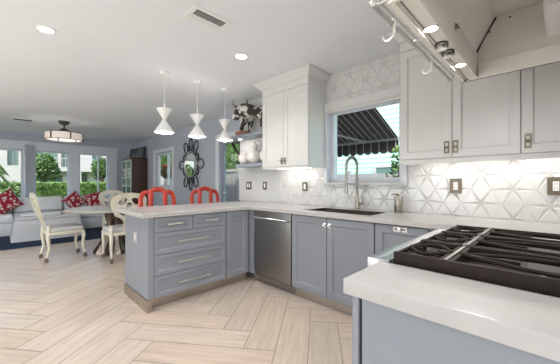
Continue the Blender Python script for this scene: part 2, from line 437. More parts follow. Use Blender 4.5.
# trim: casings and skirting
def casing(name, axis, d, a0, a1, z0, z1, w=.09, t=.02, bottom=True, m=M_TRIM, sgn=-1):
    mp = (lambda a, b, o: (a, d+sgn*o, b)) if axis == 'y' else (lambda a, b, o: (d-sgn*o, a, b))
    mb = MB()
    if bottom:
        mb.plate([(a0-w, z0-w), (a1+w, z0-w), (a1+w, z1+w), (a0-w, z1+w)], [[(a0, z0), (a0, z1), (a1, z1), (a1, z0)]], mp, 0, t)
    else:
        mb.plate([(a0-w, z0), (a0, z0), (a0, z1), (a1, z1), (a1, z0), (a1+w, z0), (a1+w, z1+w), (a0-w, z1+w)], [], mp, 0, t)
    return struct(mb.build(name, m))
casing('trim_1', 'y', D2, *MW, w=.10)
casing('trim_2', 'y', D2, DR[0], DR[1], 0, DR[3], w=.10, bottom=False)
mb = MB(); z0, z1 = .45, 2.06       # joined casing of the living room windows
mb.plate([(-1.35, .33), (2.62, .33), (2.62, 2.27), (-1.35, 2.27)], [[(a, z0), (a, z1), (b, z1), (b, z0)] for a, b, _, _ in LW], lambda a, b, o: (XL+o, a, b), 0, .03)
mb.box(XL, XL+.06, -1.4, 2.66, 2.25, 2.29, .005)
struct(mb.build('trim_3', M_TRIM))
mb = MB(); mb.box(XL, XL+.012, YN, D2, 0, .1); struct(mb.build('baseboard_left', M_TRIM))
mb = MB(); mb.box(XL+.012, -4.82, D2-.012, D2, 0, .1); struct(mb.build('baseboard_back', M_TRIM))
mb = MB(); mb.box(XR, 1.6, .538, .55, 0, .1); mb.box(1.588, 1.6, YN, .538, 0, .1); struct(mb.build('baseboard_right', M_TRIM))
# plain end panel beside the shelves and the jamb edge
mb = MB(); mb.box(-3.665, -2.765, D-.012, D, .914, 1.435); struct(mb.build('trim_4', M_KWALL))

# kitchen window trim: head valance, jamb and sill
mb = MB()
mb.box(-1.985, -.97, D-.045, D+.0, 2.045, 2.135, .006)
mb.box(-1.97, -.985, D-.03, D+.03, 2.015, 2.047, .004)
struct(mb.build('trim_5', M_WHITE))
mb = MB(); mb.box(-1.985, -1.0, D-.05, D+.06, 1.172, 1.20, .004); struct(mb.build('trim_6', M_KWALL))
mb = MB(); mb.box(-1.975, KW[0]+.006, D-.028, D+.049, 1.2, 2.02, .003); mb.box(KW[1]-.006, -1.01, D-.028, D+.049, 1.2, 2.02, .003)
for z in (1.36, 1.86): mb.box(KW[0]+.005, KW[0]+.02, D+.0, D+.03, z, z+.09, .004)
struct(mb.build('trim_7', M_SASH))

# ------------------------------------------------------------------ BACKSPLASH (star relief triangle tiles)
def backsplash():
    rowh = .1165; side = rowh/math.sin(math.radians(60)); x0 = -.431; z0 = 1.258
    rects = [(-2.765, XR, .914, 1.172), (-2.765, -1.985, 1.172, H), (-1.985, -1.0, 2.135, H), (-1.0, -.93, 1.172, H), (-.93, XR, 1.172, 1.40)]
    bm = bmesh.new(); base = D-.006; top = .004; g = .0016
    def isstar(i, j): return (i-j) % 3 == 0
    def P(i, j): return Vector((x0+(i+.5*j)*side, z0+j*rowh))
    def add(pts, mi=0):
        for r in rects:
            q = clip_rect(list(pts), 0, r[0], r[1], 1, r[2], r[3])
            if len(q) < 3: continue
            ok = []
            for k in q:
                if not ok or (abs(k[0]-ok[-1][0])+abs(k[1]-ok[-1][1])+abs(k[2]-ok[-1][2])) > 1e-5: ok.append(k)
            if len(ok) < 3: continue
            f = bm.faces.new([bm.verts.new((k[0], base-k[2], k[1])) for k in ok]); f.material_index = mi
            f.normal_update()
            if f.normal.y > 0: f.normal_flip()
    for j in range(-4, 12):
        for i in range(-30, 16):
            for tri in (((i, j), (i+1, j), (i, j+1)), ((i+1, j), (i+1, j+1), (i, j+1))):
                k = [n for n in range(3) if isstar(*tri[n])][0]
                S_, A, B = (P(*tri[(k+n) % 3]) for n in range(3))
                if max(S_.x, A.x, B.x) < -2.8 or min(S_.x, A.x, B.x) > XR+.01: continue
                cen = (S_+A+B)/3
                S0, A0, B0 = S_, A, B
                sh = lambda p: p + (cen-p).normalized()*g*1.6
                S_, A, B = sh(S_), sh(A), sh(B)
                Q = S_ + ((A+B)/2-S_).normalized()*.030
                zt = top
                s3 = (S_.x, S_.y, -.004+.0); a3 = (A.x, A.y, zt); b3 = (B.x, B.y, zt); q3 = (Q.x, Q.y, zt)
                s3 = (S_.x, S_.y, -.0045)
                add((s3, a3, q3)); add((s3, q3, b3)); add((a3, b3, q3))
                lo = -.0015
                for p, q in ((a3, b3),):
                    add(((p[0], p[1], lo), (q[0], q[1], lo), q, p))
    # recessed grout bed
    for r in rects: 
        f = bm.faces.new([bm.verts.new(p) for p in ((r[0], base+.0005, r[2]), (r[1], base+.0005, r[2]), (r[1], base+.0005, r[3]), (r[0], base+.0005, r[3]))]); f.material_index = 1
    me = bpy.data.meshes.new('tile_backsplash'); bm.to_mesh(me); bm.free()
    me.materials.append(M_TILE); me.materials.append(M_GROUT)
    o = bpy.data.objects.new('tile_backsplash', me); COL.objects.link(o)
    tag(o, 'white triangular wall tiles with star relief behind worktop and around the kitchen window', 'backsplash')
backsplash()

# ------------------------------------------------------------------ WORKTOPS
CT = .914; CB = .872
mb = MB()
outer = [(-3.45, .90), (-2.62, .90), (-2.62, 2.124), (-.446, 2.124), (-.446, 1.885), (XR-.002, 1.885), (XR-.002, D-.012), (-3.45, D-.012)]
sink_hole = [(-1.87, 2.235), (-1.87, 2.60), (-1.13, 2.60), (-1.13, 2.235)]
mb.plate(outer, [sink_hole], lambda a, b, o: (a, b, o), CB, CT)
wt = mb.build('worktop', M_TOP)
bv = wt.modifiers.new('bev', 'BEVEL'); bv.width = .004; bv.segments = 2; bv.limit_method = 'ANGLE'
tag(wt, 'long pale quartz worktop over the peninsula and the sink run with sink cut-out', 'worktop')
mb = MB(); mb.box(-.446, XR-.002, .715, .968, CT-.045, CT, .004)
tag(mb.build('worktop', M_TOP, smooth=True), 'short pale quartz worktop in the foreground before the gas range', 'worktop')

# ------------------------------------------------------------------ PENINSULA
BX = -2.67; F = Face('x+', BX)
t = thing('peninsula_cabinet', 'blue-grey peninsula cabinet with five drawers and a narrow door', 'cabinet', (-3.0, 1.5, 0))
mb = MB(); mb.box(-3.285, BX-.018, .985, 2.70, .10, CB-.001); mb.build('body', M_BASE, t)
mb = MB(); mb.box(-3.297, BX+.02, .954, .984, .115, CB-.001, .002); mb.build('end_panel', M_BASE, t)
mb = MB(); mb.box(BX-.018, BX+.018, .985, 1.008, .115, CB-.001); mb.build('end_stile', M_BASE, t)
mb = MB()
mb.box(BX-.07, BX-.058, 1.0, 2.15, 0, .10)
mb.box(-3.302, BX+.022, .946, .990, 0, .112, .002); mb.build('toe_kick', M_TOE, t, label='brushed metal toe kick')
zs = [.866, .721, .514, .318, .113]
def drawer(a0, a1, z0, z1, w):
    d = shaker(F, 'drawer', a0, a1, z0, z1, M_BASE, t, rail=.038)
    bar_handle(F, (a0+a1)/2, (z0+z1)/2+.004, w, d)
drawer(1.010, 1.399, zs[1], zs[0], .15); drawer(1.401, 1.804, zs[1], zs[0], .15)
for k in (1, 2, 3): drawer(1.010, 1.804, zs[k+1], zs[k], .36)
shaker(F, 'door', 1.812, 2.12, .113, .866, M_BASE, t)
mb = MB(); mb.box(-3.02, -2.945, .948, .959, .60, .725, .003); o = mb.build('outlet_plate', M_NICKEL, t, label='nickel outlet plate')
mb = MB(); mb.box(-3.0, -2.965, .945, .949, .63, .695, .001); mb.build('outlet', M_WPLAST, o)

# ------------------------------------------------------------------ SINK RUN
SY = 2.174; F = Face('y-', SY)
t = thing('dishwasher', 'brushed steel dishwasher built in beside the peninsula corner', 'dishwasher', (-2.27, 2.45, 0))
mb = MB(); mb.box(-2.572, -1.972, SY, 2.74, .10, CB-.004); mb.build('body', M_DARK, t)
mb = MB(); F.box(mb, -2.57, -1.974, .115, .864, .001, .022, .004); dd = mb.build('door', M_DW, t, True, label='brushed steel door')
mb = MB(); mb.cyl((-2.565, SY-.068, .79), (-1.98, SY-.068, .79), .0135, n=14)
for x in (-2.50, -2.045): mb.cyl((x, SY-.02, .79), (x, SY-.068, .79), .009, n=10)
mb.build('handle', M_CHROME, dd, True, label='round polished steel bar handle')
mb = MB(); mb.box(-2.03, -2.0, SY-.024, SY-.021, .845, .857); mb.build('badge', M_CHROME, dd)
mb = MB(); mb.box(-2.57, -1.974, SY+.045, SY+.06, .0, .113); mb.build('toe_kick', M_DW, t)
t = thing('corner_filler', 'narrow blue-grey filler post between peninsula and dishwasher', 'cabinet filler', (-2.61, 2.2, 0))
mb = MB(); mb.box(-2.668, -2.575, SY-.02, SY+.05, .10, CB-.002); mb.build('post', M_BASE, t)
mb = MB(); mb.box(-2.655, -2.575, SY+.045, SY+.062, 0, .1); mb.build('toe_kick', M_TOE, t)

t = thing('sink_cabinet', 'blue-grey base cabinet with two doors under the sink', 'cabinet', (-1.5, 2.45, 0))
mb = MB()     # open carcass so the bowl hangs inside it
mb.box(-1.968, -1.95, SY+.018, 2.74, .10, CB-.002); mb.box(-1.068, -1.05, SY+.018, 2.74, .10, CB-.002); mb.box(-1.95, -1.068, SY, 2.74, .10, .12); mb.box(-1.95, -1.068, 2.725, 2.74, .12, CB-.002); mb.box(-1.95, -1.068, SY+.018, SY+.03, .82, CB-.002)
mb.build('body', M_BASE, t)
def knob(a, z, par):
    mb = MB(); F.box(mb, a-.016, a+.016, z-.022, z+.022, .0195, .024, .002); mb.cyl(F.p(a, z, .024), F.p(a, z, .036), .006, n=10); F.box(mb, a-.013, a+.013, z-.010, z+.010, .034, .046, .003)
    mb.build('knob', M_CHROME, par, True, label='square polished knob')
d1 = shaker(F, 'door', -1.962, -1.522, .115, .864, M_BASE, t, rail=.06); knob(-1.548, .795, d1)
d2 = shaker(F, 'door', -1.520, -1.052, .115, .864, M_BASE, t, rail=.06); knob(-1.490, .795, d2)
mb = MB(); mb.box(-1.968, -1.05, SY+.045, SY+.06, 0, .11); mb.build('toe_kick', M_TOE, t)
t = thing('base_cabinet', 'blue-grey single-door base cabinet right of the sink doors', 'cabinet', (-.84, 2.45, 0))
mb = MB(); mb.box(-1.048, -.62, SY+.018, 2.74, .10, CB-.002); mb.build('body', M_BASE, t)
d3 = shaker(F, 'door', -1.046, -.642, .115, .864, M_BASE, t, rail=.06)
mb = MB(); a = -.842; z = .838
mb.plate([(a-.052, z-.018), (a+.052, z-.018), (a+.052, z+.018), (a-.052, z+.018)],
         [[(a-.042, z-.009), (a-.042, z+.009), (a-.016, z+.009), (a-.016, z-.009)], [(a+.016, z-.009), (a+.016, z+.009), (a+.042, z+.009), (a+.042, z-.009)]], lambda p, q, o: F.p(p, q, o), .019, .026)
mb.cyl(F.p(a, z, .02), F.p(a, z, .045), .008, n=10); F.box(mb, a-.01, a+.01, z-.016, z+.016, .04, .05, .002)
mb.build('latch', M_CHROME, d3, True, label='polished horizontal turn latch')
mb = MB(); mb.box(-1.048, -.62, SY+.045, SY+.06, 0, .1); mb.build('toe_kick', M_TOE, t)
t = thing('corner_cabinet', 'blue-grey corner cabinet between sink run and gas range', 'cabinet', (-.3, 2.3, 0))
mb = MB(); mb.box(-.618, XR-.01, SY, 2.74, .10, CB-.002); mb.box(-.40, XR-.01, 1.888, SY, .10, CB-.002); mb.build('body', M_BASE, t)
mb = MB(); mb.box(-.636, -.44, SY-.02, SY-.001, .115, .864); mb.box(-.421, -.402, 1.89, SY-.02, .115, .864); mb.build('filler_panel', M_BASE, t)
mb = MB(); mb.box(-.618, -.35, SY+.045, SY+.06, 0, .1); mb.box(-.36, -.345, 1.89, SY+.045, 0, .1); mb.build('toe_kick', M_TOE, t)

# sink
t = thing('kitchen_sink', 'undermount dark steel kitchen sink below the window', 'sink', (-1.5, 2.42, .7))
mb = MB()
mb.box(-1.867, -1.857, 2.238, 2.597, .68, CT-.002); mb.box(-1.143, -1.133, 2.238, 2.597, .68, CT-.002)
mb.box(-1.857, -1.143, 2.238, 2.248, .68, CT-.002); mb.box(-1.857, -1.143, 2.587, 2.597, .68, CT-.002); mb.box(-1.867, -1.133, 2.238, 2.597, .665, .68)
M_SINK = mat('dark_sink_steel', (.085, .06, .045), .5, .3, noise=.1)
mb.build('bowl', M_SINK, t)
mb = MB(); mb.lathe([(.045, 0), (.045, .004), (.02, .004), (.02, .001)], (-1.5, 2.42, .68)); mb.build('drain', M_CHROME, t, True)

# faucet
M_FAUC = mat('faucet_nickel', (.42, .38, .33), .3, 1, noise=.05)
t = thing('spring_faucet', 'tall brushed nickel faucet with coiled spring neck behind the sink', 'faucet', (-1.50, 2.68, CT))
mb = MB(); mb.lathe([(.028, 0), (.028, .006), (.022, .012), (.021, .11), (.017, .12), (.017, .155), (.0, .155)], (-1.5, 2.68, CT+.0005)); mb.build('base', M_FAUC, t, True)
mb = MB(); mb.cyl((-1.48, 2.68, CT+.06), (-1.435, 2.68, CT+.063), .014, n=14); mb.cyl((-1.437, 2.68, CT+.063), (-1.425, 2.655, CT+.13), .006, .005, n=10); mb.build('lever', M_FAUC, t, True)
pts = [(-1.5, 2.68, CT+.15+.0214*i) for i in range(14)]
for k in range(1, 20):
    a = PI*k/19; pts.append((-1.5-.025*(1-math.cos(a)), 2.68-.066*(1-math.cos(a)), CT+.45+math.sin(a)*.10))
ex, ey = pts[-1][0], pts[-1][1]
for k in range(1, 8): pts.append((ex, ey, CT+.45-.022*k))
mb = MB(); mb.tube(pts, .0095, 10); mb.build('neck', M_FAUC, t, True)
mb = MB()       # coil
P = [Vector(p) for p in pts]; coil = []; N = 420
for i in range(N):
    u = i/(N-1)*(len(P)-1.001); k = int(u); f_ = u-k; p = P[k].lerp(P[k+1], f_); tn = (P[k+1]-P[k]).normalized()
    side = Vector((.94, -.33, 0)); side = (side - tn*side.dot(tn)).normalized(); b = tn.cross(side); a = i*2*PI/9
    coil.append(p + (side*math.cos(a)+b*math.sin(a))*.0150)
mb.tube(coil, .0032, 5); mb.build('spring', M_FAUC, t, True)
mb = MB(); mb.lathe([(.0, 0), (.017, 0), (.019, .03), (.014, .08), (.011, .13), (0, .13)], (ex, ey, CT+.165)); mb.build('spray_head', M_FAUC, t, True)
mb = MB(); mb.tube([(-1.5, 2.68, CT+.27), (-1.51, 2.64, CT+.27), (ex+.004, ey+.018, CT+.27)], .006, 8); mb.tube([(ex+math.cos(2*PI*i/16)*.020, ey+math.sin(2*PI*i/16)*.020, CT+.27) for i in range(16)], .004, 6, closed=True); mb.build('holder_arm', M_FAUC, t, True)
# soap dispenser
t = thing('soap_dispenser', 'brushed steel soap dispenser cylinder on worktop right of the sink', 'soap dispenser', (-1.055, 2.655, CT))
mb = MB(); mb.lathe([(.034, .0005), (.036, .004), (.036, .150), (.033, .154), (.0, .154)], (-1.055, 2.655, CT)); mb.build('body', M_FAUC, t, True)
mb = MB(); mb.cyl((-1.055, 2.655, CT+.154), (-1.055, 2.655, CT+.168), .012, n=14); mb.tube([(-1.055, 2.655, CT+.172), (-1.09, 2.645, CT+.172), (-1.115, 2.638, CT+.166)], [.007, .006, .005], 8); mb.build('pump', M_BRASS, t, True, label='dark bronze pump spout')

# small sink-rim accessories
t = thing('sink_hole_button', 'small round metal air switch on worktop by the faucet', 'air switch', (-1.86, 2.66, CT))
mb = MB(); mb.lathe([(.024, .0005), (.024, .006), (.018, .009), (0, .009)], (-1.86, 2.66, CT)); mb.build('button', M_CHROME, t, True)

# ------------------------------------------------------------------ OUTLETS / SWITCHES on wall
def wallplate(x, z, w, h, label, cat, n=1, white=True, y=D-.014):
    t = thing('wall_switch' if cat == 'switch' else 'wall_outlet', label, cat, (x, y, z), )
    mb = MB(); mb.plate([(x-w/2, z-h/2), (x+w/2, z-h/2), (x+w/2, z+h/2), (x-w/2, z+h/2)],
        [[(x+(k-(n-1)/2)*.045-.017, z-.034), (x+(k-(n-1)/2)*.045-.017, z+.034), (x+(k-(n-1)/2)*.045+.017, z+.034), (x+(k-(n-1)/2)*.045+.017, z-.034)] for k in range(n)],
        lambda a, b, o: (a, y-o, b), 0, .009)
    mb.build('cover_plate', M_PLATE, t, label='bronze cover plate')
    for k in range(n):
        cx = x+(k-(n-1)/2)*.045
        mb = MB(); mb.box(cx-.0165, cx+.0165, y-.008, y, z-.0335, z+.0335, .002)
        i = mb.build('rocker' if cat == 'switch' else 'socket', M_WPLAST, t)
        if cat == 'outlet':
            for q in (-.016, .016):
                for s in (-.006, .006): mb = MB(); mb.box(cx+s-.0012, cx+s+.0012, y-.0088, y-.0078, z+q-.005, z+q+.005); mb.build('slot', M_DARK, i)
wallplate(-3.41, 1.152, .115, .115, 'double switch in bronze plate on plain wall below the shelves', 'switch', 2)
wallplate(-3.037, 1.152, .072, .115, 'single switch in bronze plate beside the tile edge', 'switch', 1)
wallplate(-2.271, 1.146, .072, .115, 'switch in bronze plate on tiles under the small white wall cabinet', 'switch', 1, y=D-.020)
wallplate(-.605, 1.168, .085, .125, 'wall socket in bronze plate nearest the kitchen window', 'outlet', 1, y=D-.020)
wallplate(.003, 1.172, .090, .125, 'wall socket in bronze plate above the gas range, at far right', 'outlet', 1, y=D-.020)

# ------------------------------------------------------------------ UPPER CABINETS
UY = 2.434; F = Face('y-', UY)
def crown(mb, x0, x1, z0, z1, lret, rret):
    prof = [(.0, z0), (.012, z0+.0), (.016, z0+.018), (.030, z0+.030), (.062, z0+.060), (.074, z0+.066), (.074, z1)]
    # sweep along left return, front, right return
    def path(o):
        pts = []
        if lret: pts += [(x0-o, D-.014)]
        pts += [(x0-(o if lret else 0), UY-.02-o), (x1+(o if rret else 0), UY-.02-o)]
        if rret: pts += [(x1+o, D-.014)]
        return pts
    for i in range(len(prof)-1):
        A, B = path(prof[i][0]), path(prof[i+1][0]); za, zb = prof[i][1], prof[i+1][1]
        for k in range(len(A)-1):
            mb.poly([(*A[k], za), (*A[k+1], za), (*B[k+1], zb), (*B[k], zb)])
    A = path(0)
    top = path(prof[-1][0])
    for k in range(len(A)-1): mb.poly([(*A[k], z1), (*A[k+1], z1), (*top[k+1], z1), (*top[k], z1)])
t = thing('upper_cabinet', 'small white two-door wall cabinet left of the kitchen window', 'cabinet', (-2.34, 2.6, 1.36))
mb = MB(); mb.box(-2.72, -1.955, UY, D-.013, 1.388, H-.004); mb.build('body', M_WHITE, t)
d1 = shaker(F, 'door', -2.72, -2.337, 1.390, 2.305, M_WHITE, t, rail=.06); d2 = shaker(F, 'door', -2.337, -1.955, 1.390, 2.305, M_WHITE, t, rail=.06)
for x, d_ in ((-2.362, d1), (-2.305, d2)):
    ring_latch(F, x, 1.447+.012, d_)
mb = MB(); mb.box(-2.72, -1.955, UY-.019, UY-.001, 2.308, 2.40); mb.build('frieze', M_WHITE, t)
mb = MB(); crown(mb, -2.72, -1.955, 2.385, H-.002, True, True); mb.build('crown', M_TRIM if 0 else M_WHITE, t)
mb = MB(); mb.box(-2.72, -1.955, UY-.018, UY, 1.366, 1.388); mb.box(-1.975, -1.955, UY, D-.013, 1.366, 1.388); mb.box(-2.72, -2.70, UY, D-.013, 1.366, 1.388); mb.build('light_rail', M_WHITE, t)
mb = MB(); mb.box(-2.62, -2.06, 2.60, 2.64, 1.374, 1.386, .002); l = mb.build('under_cabinet_lamp', M_LED, t)
lamp('under_cabinet_light', 'AREA', (-2.34, 2.62, 1.365), E_UC*.9, WARM, .56, (0, 0, 0), .05)

t = thing('upper_cabinet', 'long white wall cabinet with three doors right of the kitchen window', 'cabinet', (-.3, 2.6, 1.35))
mb = MB(); mb.box(-.945, XR-.005, UY, D-.013, 1.385, H-.004); mb.build('body', M_WHITE, t)
for a0, a1, hx_ in ((-.945, -.557, -.593), (-.557, -.161, -.534), (-.161, XR-.005, -.126)):
    d_ = shaker(F, 'door', a0, a1, 1.387, 2.305, M_WHITE, t, rail=.055)
    ring_latch(F, hx_, 1.468, d_, w=.036, h=.095)
mb = MB(); mb.box(-.945, XR-.005, UY-.019, UY-.001, 2.308, 2.40); mb.build('frieze', M_WHITE, t)
mb = MB(); crown(mb, -.945, XR-.005, 2.385, H-.002, True, False); mb.build('crown', M_WHITE, t)
mb = MB(); mb.box(-.945, XR-.005, UY-.018, UY, 1.350, 1.385); mb.box(-.945, -.925, UY, D-.013, 1.350, 1.385); mb.build('light_rail', M_WHITE, t)
mb = MB(); mb.box(-.85, .25, 2.60, 2.64, 1.371, 1.383, .002); mb.build('under_cabinet_lamp', M_LED, t)
lamp('under_cabinet_light', 'AREA', (-.32, 2.62, 1.362), E_UC*1.9, WARM, 1.05, (0, 0, 0), .05)

# ------------------------------------------------------------------ RANGE
RY0, RY1 = .972, 1.882
t = thing('gas_range', 'stainless gas range with black cast iron grates in the foreground', 'range', (-.1, 1.42, 0))
mb = MB(); mb.box(-.455, XR-.01, RY0, RY1, .10, .895); mb.build('body', M_STEEL, t)
mb = MB(); mb.box(-.43, XR-.05, RY0+.01, RY1-.01, 0, .10); mb.build('plinth', M_BLACK, t)
mb = MB(); mb.box(-.505, -.455, RY0+.004, RY1-.004, .845, .918, .008); mb.build('front_trim', mat('satin_trim_steel', (.74, .74, .75), .32, 1, noise=.04), t, True, label='polished steel bullnose front trim')
mb = MB(); mb.box(-.475, -.4555, RY0+.02, RY1-.02, .22, .70, .003); dd = mb.build('oven_door', M_STEEL, t)
mb = MB(); mb.cyl((-.53, RY0+.07, .67), (-.53, RY1-.07, .67), .013)
for y in (RY0+.1, RY1-.1): mb.cyl((-.53, y, .67), (-.47, y, .67), .010)
mb.build('handle', M_CHROME, dd, True)
for k in range(6):
    y = RY0+.11+k*.138
    mb = MB(); mb.cyl((-.456, y, .775), (-.495, y, .775), .026, .022); mb.build('knob', M_CHROME, t, True)
mb = MB(); mb.box(-.455, -.418, RY0, RY1, .895, .921, .003); mb.build('top_frame', M_STEEL, t)
mb = MB(); mb.box(-.418, XR-.01, RY0, RY1, .895, .908); mb.build('cooktop_pan', mat('brown_black_enamel', (.035, .024, .02), .4, noise=.1), t, label='black enamel cooktop surface')
bx = [-.325, .02]; by = [RY0+.155, RY0+.455, RY0+.755]
for x in bx:
    for y in by:
        r = .045 if x < -.2 else .055
        mb = MB(); mb.lathe([(r, .908), (r, .918), (r*.85, .922), (0, .922)], (x, y, 0), 24); b = mb.build('burner', M_STEEL, t, True, label='steel burner ring')
        mb = MB(); mb.lathe([(r*.7, .922), (r*.75, .926), (r*.65, .931), (0, .932)], (x, y, 0), 24); mb.build('burner_cap', M_IRON, b, True)
def arc(x0, x1, y, bow, n=12): return [(x0+(x1-x0)*i/n, y+bow*math.sin(PI*i/n), .948) for i in range(n+1)]
for k in range(3):
    y0 = RY0+.014+k*.298; y1 = y0+.290; ym = (y0+y1)/2
    mb = MB(); zt, zb = .952, .926
    zlo = .909 if k == 0 else zb
    mb.box(-.409, XR-.03, y0, y0+.013, zlo if k == 0 else zb, zt, .002); mb.box(-.409, XR-.03, y1-.013, y1, zb, zt, .002)
    mb.box(-.408, -.397, y0+.006, y1-.006, zb+.008, zt-.004, .002); mb.box(XR-.045, XR-.031, y0+.006, y1-.006, zb, zt-.003, .002)
    mb.box(-.27, -.256, y0+.006, y1-.006, zb, zt-.004, .002); mb.box(-.242, -.228, y0+.006, y1-.006, zb, zt-.004, .002)
    for x in (-.40, XR-.04):
        for y in (y0+.007, y1-.007): mb.box(x-.008, x+.008, y-.006, y+.006, .908, zb+.01)
    for x0, x1 in ((-.40, -.262), (-.235, XR-.04)):
        for bow in (.085, -.085): mb.tube(arc(x0, x1, ym, bow), .0050, 6, sx=1, sy=1.3)
        mb.box(x0, x0+(x1-x0)*.32, ym-.005, ym+.005, .930, .950); mb.box(x1-(x1-x0)*.32, x1, ym-.005, ym+.005, .930, .950)
    mb.build('grate', M_IRON, t, True, 35, label='black cast iron burner grate')
mb = MB(); mb.box(-.2545, -.2435, RY0+.032, RY1-.02, .938, .9515, .002)
for y in (RY0+.31, RY0+.61): mb.cyl((-.249, y, .938), (-.249, y, .956), .011)
mb.build('grate_divider', M_DWR, t, label='steel strip between front and rear burners')

t = thing('range_side_cabinet', 'blue-grey cabinet under the short foreground worktop', 'cabinet', (-.05, .85, 0))
mb = MB(); mb.box(-.402, XR-.01, .752, .968, .10, CT-.047); mb.build('body', M_BASE, t)
mb = MB(); mb.box(-.398, XR-.01, .738, .751, .0, CT-.047, .002); mb.build('end_panel', M_BASE, t)
mb = MB(); mb.box(-.432, -.412, .742, .966, .112, CT-.055, .003); mb.build('door', M_BASE, t)
mb = MB(); mb.box(-.411, -.4025, .755, .966, .112, CT-.055); mb.build('gap_shade', M_DARK, t)  # near-black strip standing in for the shade between door and body

# ------------------------------------------------------------------ HOOD
HX0 = -.39; HY0, HY1 = .903, 1.911; HZ = 1.786
t = thing('range_hood', 'cream range hood with two lit lamps and knobs over the gas range', 'range hood', (-.05, 1.4, HZ))
mb = MB()
mb.box(HX0, -.375, HY0, HY1, HZ, 2.16); mb.box(-.375, XR-.005, HY0, HY0+.014, HZ, 2.16); mb.box(-.375, XR-.005, HY1-.0, HY1+.014, HZ, 2.16)
mb.box(HX0, XR-.005, HY0, HY1+.014, 2.16, 2.18)
mb.box(-.2, XR-.005, HY0+.15, HY1-.15, 2.18, H-.002)
mb.build('canopy', M_HOOD, t)
mb = MB()   # light strip and inner lining
mb.box(-.374, -.316, HY0+.015, HY1-.001, 1.795, 1.806)
mb.box(-.3275, -.3155, HY0+.015, HY1-.001, 1.806, 1.930)
mb.poly([(-.325, HY0+.015, 1.928), (-.325, HY1-.001, 1.928), (-.234, HY1-.001, 2.10), (-.234, HY0+.015, 2.10)])
mb.poly([(-.234, HY0+.015, 2.10), (-.234, HY1-.001, 2.10), (XR-.006, HY1-.001, 2.105), (XR-.006, HY0+.015, 2.105)])
mb.build('inner_lining', M_HOOD, t)
mb = MB(); mb.tube([(-.377, HY1-.004, 1.790), (-.318, HY1-.004, 1.806), (-.322, HY1-.004, 1.928), (-.232, HY1-.004, 2.098)], .0055, 6); mb.tube([(-.385, HY1+.004, 1.786), (XR-.01, HY1+.004, 1.786)], .0025, 6); mb.build('joint_seal', M_DARK, t, label='dark joint line')
mb = MB(); mb.box(-.31, XR-.006, HY1-.012, HY1-.001, 1.787, 1.872, .003); mb.build('side_lip', M_HOOD, t)
mb = MB(); mb.box(-.394, -.376, HY0-.004, HY1+.01, 1.7855, 1.7925, .001); mb.build('bottom_edge', M_HOOD, t)
mb = MB(); mb.box(-.364, -.3605, HY0+.02, HY1-.03, 1.790, 1.796); mb.build('edge_trim', M_DWR, t)
for y in (1.177, 1.645):
    mb = MB(); mb.lathe([(.029, 0), (.029, -.003), (.024, -.004), (.024, -.001)], (-.343, y, 1.795), 24); a = mb.build('lamp_ring', M_CHROME, t, True)
    mb = MB(); mb.lathe([(.001, -.002), (.024, -.002), (.024, -.0005), (.001, -.0005)], (-.343, y, 1.795), 24); mb.build('lamp_lens', M_LED, a, True)
    lamp('hood_light', 'AREA', (-.343, y, 1.7895), 2.6, WARM, .05)
for y in (1.33, 1.43):
    mb = MB(); mb.lathe([(.024, 0), (.024, -.004), (.022, -.005), (.022, -.014), (.024, -.015), (.024, -.019), (.020, -.023), (.020, -.030), (0, -.030)], (-.345, y, 1.795), 20); mb.build('control_knob', M_CHROME, t, True)
    mb = MB(); mb.lathe([(.0252, -.005), (.0252, -.009)], (-.345, y, 1.795), 20); mb.lathe([(.0252, -.0175), (.0252, -.021)], (-.345, y, 1.795), 20); mb.build('knob_band', M_DARK, t, True)
mb = MB(); mb.tube([(-.3145, 1.42, 1.87), (-.305, 1.42, 1.885), (-.3145, 1.42, 1.90)], .003, 6); mb.cyl((-.3155, 1.42, 1.885), (-.302, 1.42, 1.885), .006, n=10); mb.tube([(-.305, 1.40, 1.885), (-.305, 1.44, 1.885)], .004, 6); mb.build('latch', M_BRASS, t, True)
mb = MB(); mb.box(-.035, XR-.006, 1.50, 1.80, 1.868, 2.104, .03, seg=4); mb.build('filter_housing', M_WHITE, t, True, 50)
for x, z in ((-.17, 2.075), (-.26, 2.03)):
    mb = MB(); mb.cyl((x, HY1-.002, z), (x, HY1-.010, z), .005, n=10); mb.build('screw', M_BRASS, t, True)
mb = MB()
mb.cyl((-.44, HY0-.01, 1.80), (-.44, HY1-.05, 1.80), .0080, n=12)
mb.cyl((-.418, HY0-.01, 1.806), (-.418, HY1-.05, 1.806), .004, n=8)
for y in (HY0, 1.25, 1.58, HY1-.07):
    mb.cyl((-.44, y, 1.80), (-.388, y, 1.80), .006, n=10); 
for y in (HY0-.014, HY1-.052): mb.ell((-.44, y, 1.80), .012, .008, .012)
mb.build('pot_rail', M_STEEL, t, True, label='polished steel pot rail')
def hook(y, label):
    h = thing('pot_hook', label, 'hook', (-.44, y, 1.80), 'hooks on the pot rail')
    pts = [(-.44+math.cos(a_)*.0125, y, 1.80+math.sin(a_)*.0125) for a_ in [math.radians(q) for q in range(200, -31, -23)]]
    pts += [(-.431, y, 1.785)]
    for q in range(20, -196, -18):
        a_ = math.radians(q); pts.append((-.452+.022*math.cos(a_), y, 1.762+.024*math.sin(a_)))
    mb = MB(); mb.tube(pts, .0055, 8); mb.build('hook_bend', M_NICKEL, h, True)
hook(1.045, 'steel S-hook on the pot rail, nearer the camera'); hook(1.49, 'steel S-hook on the pot rail, nearer the wall cabinets')

